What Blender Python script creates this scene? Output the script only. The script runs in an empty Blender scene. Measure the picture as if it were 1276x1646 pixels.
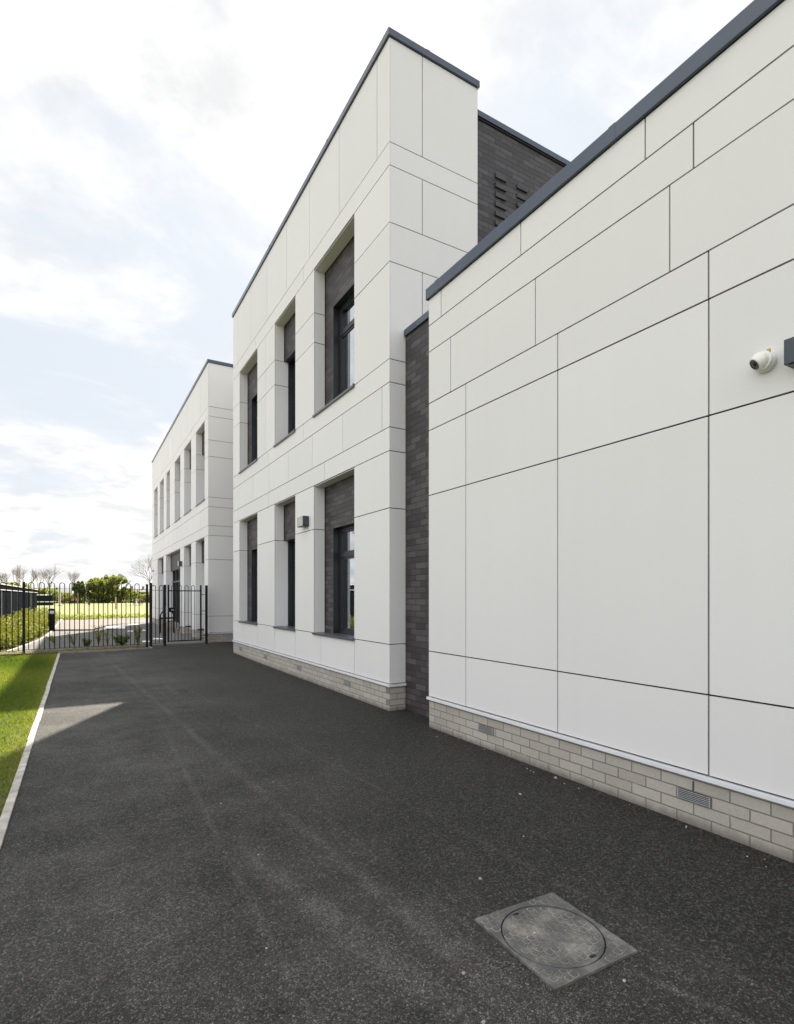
import bpy, bmesh, math, random
import numpy as np
from mathutils import Vector, Matrix, Quaternion

random.seed(7); rng = np.random.default_rng(7)
S = bpy.context.scene; COL = S.collection

# ------------------------------------------------------------------ camera
F_PX, CX, HY, W, H = 880.0, 638.0, 958.0, 1276.0, 1646.0
YAW = math.atan(512.4/880)
CAMH = 1.46
cam = bpy.data.cameras.new("camera"); co = bpy.data.objects.new("camera", cam); COL.objects.link(co)
co.location = (0, 0, CAMH); co.rotation_euler = (math.radians(90), 0, -YAW)
cam.sensor_fit = 'HORIZONTAL'; cam.sensor_width = 36.0; cam.lens = F_PX/W*36.0
cam.shift_y = (HY-H/2)/W; cam.clip_start = 0.05; cam.clip_end = 2000
S.camera = co
S.render.resolution_x = 794; S.render.resolution_y = 1024

# ------------------------------------------------------------------ light
S.view_settings.view_transform = 'Standard'; S.view_settings.look = 'None'
S.view_settings.gamma = 1; S.view_settings.exposure = 1.43
SUND = Vector((0.51, 1.02, 1.0)).normalized()
sl = bpy.data.lights.new("sun", 'SUN'); sl.energy = 5.0; sl.angle = math.radians(0.6); sl.color = (1.0, .91, .77)
so = bpy.data.objects.new("sun", sl); COL.objects.link(so); so.location = (10, 20, 30)
so.rotation_euler = SUND.to_track_quat('Z', 'Y').to_euler()

wd = bpy.data.worlds.new("World"); S.world = wd; wd.use_nodes = True
nt = wd.node_tree; nt.nodes.clear()
def N(t, typ, **k):
    n = t.nodes.new(typ)
    for a, b in k.items():
        if a == 'ins':
            for i, v in b.items(): n.inputs[i].default_value = v
        else: setattr(n, a, b)
    return n
def L(t, a, b): t.links.new(a, b)
def M_(t, op, a, b=None, c=None, clamp=False):
    n = t.nodes.new('ShaderNodeMath'); n.operation = op; n.use_clamp = clamp
    for i, v in enumerate((a, b, c)):
        if v is None: continue
        if isinstance(v, (int, float)): n.inputs[i].default_value = v
        else: t.links.new(v, n.inputs[i])
    return n.outputs[0]
def MIX(t, f, a, b, blend='MIX'):
    n = t.nodes.new('ShaderNodeMix'); n.data_type = 'RGBA'; n.blend_type = blend
    for i, v in ((0, f), (6, a), (7, b)):
        if isinstance(v, (int, float)): n.inputs[i].default_value = v
        elif isinstance(v, tuple): n.inputs[i].default_value = (*v[:3], 1)
        else: t.links.new(v, n.inputs[i])
    return n.outputs[2]
def RAMP(t, f, stops, interp='LINEAR'):
    n = t.nodes.new('ShaderNodeValToRGB'); n.color_ramp.interpolation = interp
    cr = n.color_ramp
    while len(cr.elements) < len(stops): cr.elements.new(.5)
    for e, (p, c) in zip(cr.elements, stops):
        e.position = p; e.color = (c, c, c, 1) if isinstance(c, (int, float)) else (*c, 1)
    t.links.new(f, n.inputs[0]); return n.outputs[0]

def build_world():
    t = nt
    sky = N(t, 'ShaderNodeTexSky', sky_type='NISHITA', sun_disc=False)
    sky.sun_elevation = math.asin(SUND.z); sky.sun_rotation = math.atan2(SUND.x, SUND.y)
    sky.air_density = 1.0; sky.dust_density = 2.0
    tc = N(t, 'ShaderNodeTexCoord'); sp = N(t, 'ShaderNodeSeparateXYZ'); L(t, tc.outputs['Generated'], sp.inputs[0])
    x, y, z = sp.outputs
    zz = M_(t, 'ADD', M_(t, 'MAXIMUM', z, 0.0), 0.22)
    cb = N(t, 'ShaderNodeCombineXYZ')
    L(t, M_(t, 'DIVIDE', x, zz), cb.inputs[0]); L(t, M_(t, 'DIVIDE', y, zz), cb.inputs[1])
    n1 = N(t, 'ShaderNodeTexNoise', ins={'Scale': 1.7, 'Detail': 9.0, 'Roughness': .56, 'Distortion': .25})
    L(t, cb.outputs[0], n1.inputs['Vector'])
    n2 = N(t, 'ShaderNodeTexNoise', ins={'Scale': 4.5, 'Detail': 7.0, 'Roughness': .6})
    L(t, cb.outputs[0], n2.inputs['Vector'])
    dens = M_(t, 'ADD', M_(t, 'MULTIPLY', n1.outputs[0], .8), M_(t, 'MULTIPLY', n2.outputs[0], .2))
    # openings and banks of the cloud deck, placed by direction in the sky
    def spot(d, c0, c1, amt):
        v = N(t, 'ShaderNodeVectorMath', operation='DOT_PRODUCT'); L(t, tc.outputs['Generated'], v.inputs[0])
        v.inputs[1].default_value = Vector(d).normalized()
        r = N(t, 'ShaderNodeMapRange', interpolation_type='SMOOTHSTEP'); L(t, v.outputs['Value'], r.inputs[0])
        r.inputs[1].default_value = math.cos(math.radians(c0)); r.inputs[2].default_value = math.cos(math.radians(c1))
        r.inputs[3].default_value = 0; r.inputs[4].default_value = amt
        return r.outputs[0]
    fw = np.array([math.sin(YAW), math.cos(YAW)]); rt = np.array([math.cos(YAW), -math.sin(YAW)])
    def D(px, py):
        q = fw*F_PX+rt*(px-CX); return (q[0], q[1], HY-py)
    for d, a, b, s in ((D(130, 440), 17, 3, -.30), (D(330, 380), 14, 2, -.16), (D(860, 150), 17, 3, -.07), (D(60, 620), 12, 2, -.15),
                       (D(120, 130), 17, 6, .16), (D(560, 120), 20, 6, .16), (D(330, 15), 2.6, .4, -.30), (D(250, 640), 8, 2, .08),
                       (D(120, 830), 16, 6, .10), (D(930, 60), 12, 2, -.05), (D(250, 560), 9, 1, -.10), (D(40, 720), 7, 1, -.10)):
        dens = M_(t, 'ADD', dens, spot(d, a, b, s))
    cf = N(t, 'ShaderNodeMapRange', interpolation_type='SMOOTHSTEP'); L(t, dens, cf.inputs[0])
    cf.inputs[1].default_value = .38; cf.inputs[2].default_value = .54
    # thin veils drawn out across the gaps
    mpw = N(t, 'ShaderNodeMapping'); mpw.inputs['Rotation'].default_value = (0, 0, math.radians(-35)); mpw.inputs['Scale'].default_value = (1.0, 1.7, 1)
    L(t, cb.outputs[0], mpw.inputs[0])
    n3 = N(t, 'ShaderNodeTexNoise', ins={'Scale': 1.5, 'Detail': 9.0, 'Roughness': .62, 'Distortion': .6}); L(t, mpw.outputs[0], n3.inputs['Vector'])
    veil = N(t, 'ShaderNodeMapRange', interpolation_type='SMOOTHSTEP'); L(t, n3.outputs[0], veil.inputs[0])
    veil.inputs[1].default_value = .40; veil.inputs[2].default_value = .66; veil.inputs[3].default_value = 0; veil.inputs[4].default_value = .85
    cfm = M_(t, 'MAXIMUM', cf.outputs[0], veil.outputs[0])
    # cloud brightness: thick parts a touch greyer
    cl = RAMP(t, n2.outputs[0], [(.38, (3.35, 3.37, 3.40)), (.62, (4.5, 4.46, 4.42))])
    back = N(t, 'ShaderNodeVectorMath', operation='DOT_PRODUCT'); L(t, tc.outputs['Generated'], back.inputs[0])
    back.inputs[1].default_value = Vector((-.8, -.55, .25)).normalized()  # clouds behind the camera boosted to add light on the white walls
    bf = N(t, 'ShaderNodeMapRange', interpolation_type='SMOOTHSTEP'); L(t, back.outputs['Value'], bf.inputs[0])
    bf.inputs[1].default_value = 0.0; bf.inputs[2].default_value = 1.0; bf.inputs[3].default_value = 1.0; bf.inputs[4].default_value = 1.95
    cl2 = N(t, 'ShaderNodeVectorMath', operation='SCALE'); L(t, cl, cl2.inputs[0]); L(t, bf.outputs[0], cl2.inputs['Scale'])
    blue = MIX(t, .975, sky.outputs[0], (2.90, 3.12, 3.40))
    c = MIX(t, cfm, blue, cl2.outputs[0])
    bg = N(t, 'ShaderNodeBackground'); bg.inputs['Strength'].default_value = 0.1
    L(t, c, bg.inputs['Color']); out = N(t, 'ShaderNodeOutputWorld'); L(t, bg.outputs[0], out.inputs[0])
build_world()

# ------------------------------------------------------------------ materials
MATS = {}
def newmat(name):
    m = bpy.data.materials.new(name); m.use_nodes = True; MATS[name] = m
    t = m.node_tree; b = t.nodes['Principled BSDF']; return m, t, b
def objco(t): return N(t, 'ShaderNodeTexCoord').outputs['Object']
def noise(t, scale, detail=3, rough=.5, vec=None):
    n = N(t, 'ShaderNodeTexNoise', ins={'Scale': scale, 'Detail': detail, 'Roughness': rough})
    L(t, vec if vec is not None else objco(t), n.inputs['Vector']); return n.outputs[0]
def bump(t, b, h, strength, dist):
    n = N(t, 'ShaderNodeBump', ins={'Strength': strength, 'Distance': dist}); L(t, h, n.inputs['Height'])
    L(t, n.outputs[0], b.inputs['Normal']); return n
def simple(name, col, rough=.5, metal=0, var=.08, scale=6, spec=None, bmp=0):
    m, t, b = newmat(name)
    n = noise(t, scale, 5, .6)
    c0 = tuple(max(0, v*(1-var)) for v in col); c1 = tuple(v*(1+var) for v in col)
    L(t, RAMP(t, n, [(.3, c0), (.7, c1)]), b.inputs['Base Color'])
    b.inputs['Roughness'].default_value = rough; b.inputs['Metallic'].default_value = metal
    if spec is not None: b.inputs['Specular IOR Level'].default_value = spec
    if bmp: bump(t, b, noise(t, scale*12, 4), bmp, .003)
    return m

def mat_panel():
    m, t, b = newmat('white_panel')
    at = N(t, 'ShaderNodeAttribute', attribute_name='tone')
    v = objco(t)
    big = noise(t, .9, 4, .55, v); fine = noise(t, 55, 4, .6, v)
    # faint rain streaks, stretched vertically
    mp = N(t, 'ShaderNodeMapping'); mp.inputs['Scale'].default_value = (9, 9, .35); L(t, v, mp.inputs[0])
    st = noise(t, 1.0, 4, .55, mp.outputs[0])
    f = M_(t, 'ADD', M_(t, 'ADD', M_(t, 'MULTIPLY', big, .05), M_(t, 'MULTIPLY', fine, .03)), M_(t, 'MULTIPLY', st, .03))
    f = M_(t, 'ADD', f, M_(t, 'ADD', at.outputs['Fac'], .83))
    c = N(t, 'ShaderNodeVectorMath', operation='SCALE'); c.inputs[0].default_value = (.790, .783, .792); L(t, f, c.inputs['Scale'])
    L(t, c.outputs[0], b.inputs['Base Color']); b.inputs['Roughness'].default_value = .5
    b.inputs['Specular IOR Level'].default_value = .35
    bump(t, b, fine, .12, .001)
mat_panel()
simple('joint_dark', (.012, .010, .010), .8)
simple('coping_metal', (.024, .043, .078), .24, .1, .12, 3, spec=.8)
simple('cap_metal', (.68, .70, .73), .45, 0, .05, 5)
simple('sill_metal', (.10, .11, .125), .35, .3, .1, 8)
simple('frame_metal', (.020, .023, .028), .38, .1, .1, 8)
simple('vent_metal', (.36, .37, .38), .45, .2, .06, 20)
simple('vent_back', (.16, .15, .14), .8)
simple('inner_wall', (.10, .10, .10), .9)
simple('curtain', (.50, .60, .53), .9, 0, .12, 14)
simple('fence_black', (.009, .009, .011), .5, 0, .15, 10, spec=.2)
simple('kerb_concrete', (.44, .42, .38), .9, 0, .30, 9, bmp=.6)
simple('kerb_worn', (.21, .19, .16), .9, 0, .3, 14, bmp=.3)
simple('yard_asphalt', (.105, .103, .100), .85, 0, .22, 2.2, bmp=.4)
simple('soil', (.10, .075, .05), .95, 0, .4, 9, bmp=.8)
simple('camera_white', (.80, .80, .77), .3)
simple('black_plastic', (.012, .012, .014), .25)
simple('glass_black', (.03, .03, .035), .08)
simple('label_yellow', (.55, .42, .03), .5)
simple('lamp_box', (.045, .055, .07), .45, .2)
simple('lamp_diffuser', (.40, .40, .375), .35)
simple('beige_plate', (.50, .46, .36), .5)
simple('shed_dark', (.016, .020, .024), 1.0, 0, .2, 3, spec=0.0)
simple('white_trim', (.75, .75, .73), .5)
simple('stone', (.36, .31, .25), .85, 0, .35, 30)
simple('stone_pale', (.62, .60, .56), .85, 0, .2, 30)
simple('road_paint', (.78, .78, .75), .6, 0, .15, 9)
simple('pale_path', (.165, .140, .128), .9, 0, .12, 6)
simple('stake_wood', (.42, .32, .20), .8)
simple('bark', (.13, .10, .08), .9, 0, .3, 12)
simple('bark_pale', (.23, .19, .155), .9, 0, .3, 12)
simple('house_brick', (.22, .18, .16), .9, 0, .2, 4)  # house walls and roofs paled, distance haze put into the colour
simple('house_roof', (.16, .14, .135), .9, 0, .2, 4)
simple('skin', (.50, .32, .24), .6); simple('hair', (.05, .035, .025), .7)
simple('cloth_red', (.55, .03, .04), .8); simple('cloth_dark', (.03, .035, .06), .8)
simple('cloth_orange', (.75, .20, .05), .8); simple('cloth_green', (.15, .55, .25), .8)
simple('cloth_white', (.75, .75, .75), .8)

def mat_brick(name, c1, c2, mortar, zoff, yoff, axis='Y', msz=.010, rough=.85, power=1.0, pale=False):
    m, t, b = newmat(name)
    v = objco(t); sp = N(t, 'ShaderNodeSeparateXYZ'); L(t, v, sp.inputs[0])
    cb = N(t, 'ShaderNodeCombineXYZ')
    L(t, M_(t, 'ADD', sp.outputs[1 if axis == 'Y' else 0], 60*.225-yoff), cb.inputs[0])
    L(t, M_(t, 'ADD', sp.outputs[2], 40*.075-zoff), cb.inputs[1])
    # wobble so edges are not ruled
    w = N(t, 'ShaderNodeTexNoise', ins={'Scale': 14.0, 'Detail': 3.0}); L(t, v, w.inputs['Vector'])
    ws = N(t, 'ShaderNodeVectorMath', operation='MULTIPLY_ADD'); L(t, w.outputs['Color'], ws.inputs[0])
    ws.inputs[1].default_value = (.006, .004, 0); L(t, cb.outputs[0], ws.inputs[2])
    br = N(t, 'ShaderNodeTexBrick', offset=.5, offset_frequency=2, squash=1)
    L(t, ws.outputs[0], br.inputs['Vector'])
    br.inputs['Color1'].default_value = (0, 0, 0, 1); br.inputs['Color2'].default_value = (1, 1, 1, 1)
    br.inputs['Mortar'].default_value = (.5, .5, .5, 1)
    br.inputs['Scale'].default_value = 1; br.inputs['Mortar Size'].default_value = msz/2; br.inputs['Mortar Smooth'].default_value = .35
    br.inputs['Bias'].default_value = 0; br.inputs['Brick Width'].default_value = .225; br.inputs['Row Height'].default_value = .075
    fine = noise(t, 70, 5, .65, v); big = noise(t, 1.3, 3, .5, v)
    sc_ = N(t, 'ShaderNodeSeparateColor'); L(t, br.outputs['Color'], sc_.inputs[0])
    base = MIX(t, M_(t, 'POWER', sc_.outputs[0], power), c1, c2)
    k = N(t, 'ShaderNodeVectorMath', operation='SCALE'); L(t, base, k.inputs[0])
    L(t, M_(t, 'ADD', M_(t, 'ADD', M_(t, 'MULTIPLY', fine, .45), M_(t, 'MULTIPLY', big, .3)), .62), k.inputs['Scale'])
    body = MIX(t, br.outputs['Fac'], k.outputs[0], mortar)
    if pale:   # lime bloom along the lowest courses, splash dirt at the foot
        ef = noise(t, 5.5, 6, .7, v); zf = N(t, 'ShaderNodeMapRange'); L(t, sp.outputs[2], zf.inputs[0])
        zf.inputs[1].default_value = .20; zf.inputs[2].default_value = .06; zf.inputs[3].default_value = 0; zf.inputs[4].default_value = 1
        e1 = M_(t, 'MULTIPLY', RAMP(t, ef, [(.60, 0.0), (.68, 1.0)]), M_(t, 'MULTIPLY', zf.outputs[0], br.outputs['Fac']))
        body = MIX(t, M_(t, 'MULTIPLY', e1, .75), body, (.60, .58, .55))
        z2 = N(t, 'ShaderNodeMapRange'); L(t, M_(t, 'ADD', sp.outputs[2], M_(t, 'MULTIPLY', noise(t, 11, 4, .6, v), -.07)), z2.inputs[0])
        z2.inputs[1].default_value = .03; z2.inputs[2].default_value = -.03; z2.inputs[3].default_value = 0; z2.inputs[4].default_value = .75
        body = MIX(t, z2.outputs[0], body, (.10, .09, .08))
    L(t, body, b.inputs['Base Color'])
    b.inputs['Roughness'].default_value = rough
    hgt = M_(t, 'ADD', M_(t, 'MULTIPLY', M_(t, 'SUBTRACT', 1.0, br.outputs['Fac']), 1.0), M_(t, 'MULTIPLY', fine, .25))
    bump(t, b, hgt, .7, .005)
    return m
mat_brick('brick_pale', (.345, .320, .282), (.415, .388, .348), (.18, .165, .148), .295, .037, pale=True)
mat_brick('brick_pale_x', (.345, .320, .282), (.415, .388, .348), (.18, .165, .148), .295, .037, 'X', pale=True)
mat_brick('brick_dark', (.026, .022, .025), (.075, .068, .072), (.014, .012, .013), .0, .05, rough=.55, power=1.35)
mat_brick('brick_dark_x', (.030, .028, .034), (.075, .070, .080), (.018, .017, .019), .0, .05, 'X', rough=.6, power=1.4)
simple('brick_dark_plain', (.050, .047, .054), .6, 0, .3, 12)

def mat_asphalt():
    m, t, b = newmat('asphalt')
    v = objco(t)
    vo = N(t, 'ShaderNodeTexVoronoi', feature='F1', ins={'Scale': 128.0, 'Randomness': 1.0}); L(t, v, vo.inputs['Vector'])
    vo2 = N(t, 'ShaderNodeTexVoronoi', feature='F1', ins={'Scale': 62.0, 'Randomness': 1.0}); L(t, v, vo2.inputs['Vector'])
    ed = N(t, 'ShaderNodeTexVoronoi', feature='DISTANCE_TO_EDGE', ins={'Scale': 128.0, 'Randomness': 1.0}); L(t, v, ed.inputs['Vector'])
    bw = N(t, 'ShaderNodeSeparateColor'); L(t, vo.outputs['Color'], bw.inputs[0])
    chip = RAMP(t, bw.outputs[0], [(0, .003), (.38, .014), (.70, .070), (.96, .105), (1, .15)])
    pit = RAMP(t, ed.outputs['Distance'], [(.0, .12), (.16, 1.0)])  # chip edges darkened, shade between chips put into the colour
    c = MIX(t, 1.0, chip, pit, 'MULTIPLY')
    b2 = N(t, 'ShaderNodeSeparateColor'); L(t, vo2.outputs['Color'], b2.inputs[0])
    c = MIX(t, 1.0, c, RAMP(t, b2.outputs[0], [(0, .35), (.5, .95), (1, 1.45)]), 'MULTIPLY')  # larger cells toned at random, clumps of painted gap shade
    c = MIX(t, 1.0, c, (.98, .93, .86), 'MULTIPLY')
    # dust: broad blotches, and pale scuffed streaks along the direction of travel
    big = noise(t, .55, 5, .6, v); mid = noise(t, 2.6, 5, .62, v)
    dust = RAMP(t, M_(t, 'ADD', M_(t, 'MULTIPLY', big, .65), M_(t, 'MULTIPLY', mid, .35)), [(.42, 0.0), (.63, 1.0)])
    mp = N(t, 'ShaderNodeMapping'); mp.inputs['Rotation'].default_value = (0, 0, math.radians(8)); mp.inputs['Scale'].default_value = (7, .22, 1)
    L(t, v, mp.inputs[0]); stn = noise(t, 1.0, 5, .6, mp.outputs[0])
    streak = RAMP(t, stn, [(.56, 0.0), (.72, 1.0)])
    fine = noise(t, 260, 2, .5, v)
    sp = N(t, 'ShaderNodeSeparateXYZ'); L(t, v, sp.inputs[0])
    # walked and driven strip is dusty, the new tarmac along the wall is still black
    dz = N(t, 'ShaderNodeMapRange', interpolation_type='SMOOTHSTEP'); L(t, M_(t, 'ADD', sp.outputs[0], M_(t, 'MULTIPLY', M_(t, 'SUBTRACT', mid, .5), 2.2)), dz.inputs[0])
    dz.inputs[1].default_value = 2.7; dz.inputs[2].default_value = .9; dz.inputs[3].default_value = .12; dz.inputs[4].default_value = 1.0
    k = M_(t, 'MULTIPLY', M_(t, 'ADD', M_(t, 'MULTIPLY', dust, .078), M_(t, 'ADD', M_(t, 'MULTIPLY', streak, .022), .014)), dz.outputs[0])
    # two scuffed wheel tracks
    def track(a, bb, wdt, amp):
        dx = M_(t, 'ABSOLUTE', M_(t, 'SUBTRACT', sp.outputs[0], M_(t, 'ADD', M_(t, 'MULTIPLY', sp.outputs[1], a), bb)))
        r = N(t, 'ShaderNodeMapRange', interpolation_type='SMOOTHSTEP'); L(t, dx, r.inputs[0])
        r.inputs[1].default_value = wdt; r.inputs[2].default_value = 0; r.inputs[3].default_value = 0; r.inputs[4].default_value = amp
        return M_(t, 'MULTIPLY', r.outputs[0], RAMP(t, noise(t, 4.5, 5, .65, v), [(.36, .03), (.62, .58)]))
    yk = {}
    for y0_, y1_ in ((4.2, 2.6), (3.0, 1.9), (9.5, 3.0), (1.9, 1.1)):
        r = N(t, 'ShaderNodeMapRange', interpolation_type='SMOOTHSTEP'); L(t, sp.outputs[1], r.inputs[0])
        r.inputs[1].default_value = y0_; r.inputs[2].default_value = y1_; yk[y0_] = r.outputs[0]
    for a_, b_, w_, m_, yy_ in ((-.058, 1.41, .07, .085, None), (-.058, 1.60, .02, .05, None), (.026, .643, .04, .085, 9.5),
                      (-.205, 1.462, .12, .13, 4.2), (-.126, 1.606, .10, .11, 3.0), (-.369, 2.365, .04, .18, 1.9), (-.09, 2.3, .03, .06, None)):
        q_ = track(a_, b_, w_, m_)
        if yy_: q_ = M_(t, 'MULTIPLY', q_, yk[yy_])
        k = M_(t, 'ADD', k, q_)
    dk = N(t, 'ShaderNodeVectorMath', operation='SCALE'); dk.inputs[0].default_value = (1, .96, .89); L(t, M_(t, 'MULTIPLY', k, M_(t, 'MULTIPLY', M_(t, 'ADD', M_(t, 'MULTIPLY', bw.outputs[2], .9), .55), M_(t, 'ADD', M_(t, 'MULTIPLY', pit, .9), .2))), dk.inputs['Scale'])
    ad = N(t, 'ShaderNodeVectorMath', operation='ADD'); L(t, c, ad.inputs[0]); L(t, dk.outputs[0], ad.inputs[1])
    L(t, ad.outputs[0], b.inputs['Base Color'])
    b.inputs['Roughness'].default_value = .72; b.inputs['Specular IOR Level'].default_value = .4
    hh = M_(t, 'ADD', M_(t, 'MULTIPLY', M_(t, 'ADD', pit, bw.outputs[1]), .6), M_(t, 'MULTIPLY', M_(t, 'SUBTRACT', 1.0, vo2.outputs['Distance']), .8))
    bump(t, b, hh, 1.0, .009)
mat_asphalt()

def mat_iron():
    m, t, b = newmat('cast_iron')
    v = objco(t); n = noise(t, 6.5, 7, .68, v); f = noise(t, 90, 4, .6, v)
    c = RAMP(t, n, [(.32, (.068, .069, .073)), (.48, (.115, .115, .115)), (.60, (.24, .232, .215)), (.70, (.36, .345, .32))])
    L(t, MIX(t, M_(t, 'MULTIPLY', f, .45), c, (.12, .118, .112)), b.inputs['Base Color'])
    b.inputs['Roughness'].default_value = .55; b.inputs['Metallic'].default_value = .3
    bump(t, b, f, .6, .003)
    m, t, b = newmat('iron_dust')
    v = objco(t); n = noise(t, 6, 5, .6, v)
    L(t, RAMP(t, n, [(.35, (.17, .162, .15)), (.60, (.46, .42, .35))]), b.inputs['Base Color']); b.inputs['Roughness'].default_value = .9
mat_iron()

def mat_leafy(name, cols, trans=.35):
    m, t, b = newmat(name)
    g = N(t, 'ShaderNodeNewGeometry')
    at = N(t, 'ShaderNodeAttribute', attribute_name='tone')
    c = RAMP(t, at.outputs['Fac'], [(i/(len(cols)-1), cc) for i, cc in enumerate(cols)])
    L(t, c, b.inputs['Base Color']); b.inputs['Roughness'].default_value = .55; b.inputs['Specular IOR Level'].default_value = .3
    tr = N(t, 'ShaderNodeBsdfTranslucent'); k = N(t, 'ShaderNodeVectorMath', operation='MULTIPLY'); L(t, c, k.inputs[0]); k.inputs[1].default_value = (1.35, 1.4, .7)
    L(t, k.outputs[0], tr.inputs['Color'])
    mx = N(t, 'ShaderNodeMixShader'); mx.inputs[0].default_value = trans
    L(t, b.outputs[0], mx.inputs[1]); L(t, tr.outputs[0], mx.inputs[2])
    L(t, mx.outputs[0], t.nodes['Material Output'].inputs['Surface'])
mat_leafy('grass_blades', [(.075, .115, .018), (.13, .18, .028), (.22, .23, .05), (.36, .30, .13)], .45)
mat_leafy('leaves_green', [(.05, .08, .028), (.10, .14, .042), (.17, .20, .065)], .5)
mat_leafy('leaves_spring', [(.09, .12, .03), (.20, .23, .055), (.36, .35, .11)], .58)
mat_leafy('leaves_yellow', [(.05, .065, .016), (.16, .175, .03), (.33, .31, .07)], .35)
def mat_turf(name, a, b_, c_, sc):
    m, t, b = newmat(name)
    v = objco(t); n = noise(t, sc, 6, .65, v); n2 = noise(t, sc*30, 4, .6, v)
    L(t, MIX(t, M_(t, 'MULTIPLY', n2, .6), RAMP(t, n, [(.3, a), (.7, b_)]), c_), b.inputs['Base Color'])
    b.inputs['Roughness'].default_value = .9; bump(t, b, n2, .6, .03)
mat_turf('turf', (.07, .09, .025), (.11, .12, .04), (.13, .12, .06), .9)
mat_turf('field_turf', (.13, .155, .035), (.18, .19, .05), (.17, .17, .05), .12)

def mat_glass():
    m, t, b = newmat('window_glass')
    t.nodes.remove(b)
    gl = N(t, 'ShaderNodeBsdfGlossy'); gl.inputs['Roughness'].default_value = .01; gl.inputs['Color'].default_value = (.86, .92, 1, 1)
    tp = N(t, 'ShaderNodeBsdfTransparent'); tp.inputs['Color'].default_value = (.78, .84, .81, 1)
    fr = N(t, 'ShaderNodeFresnel'); fr.inputs['IOR'].default_value = 4.6
    mx = N(t, 'ShaderNodeMixShader'); L(t, M_(t, 'ADD', fr.outputs[0], .22, clamp=True), mx.inputs[0]); L(t, tp.outputs[0], mx.inputs[1]); L(t, gl.outputs[0], mx.inputs[2])
    L(t, mx.outputs[0], t.nodes['Material Output'].inputs['Surface'])
mat_glass()

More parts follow.
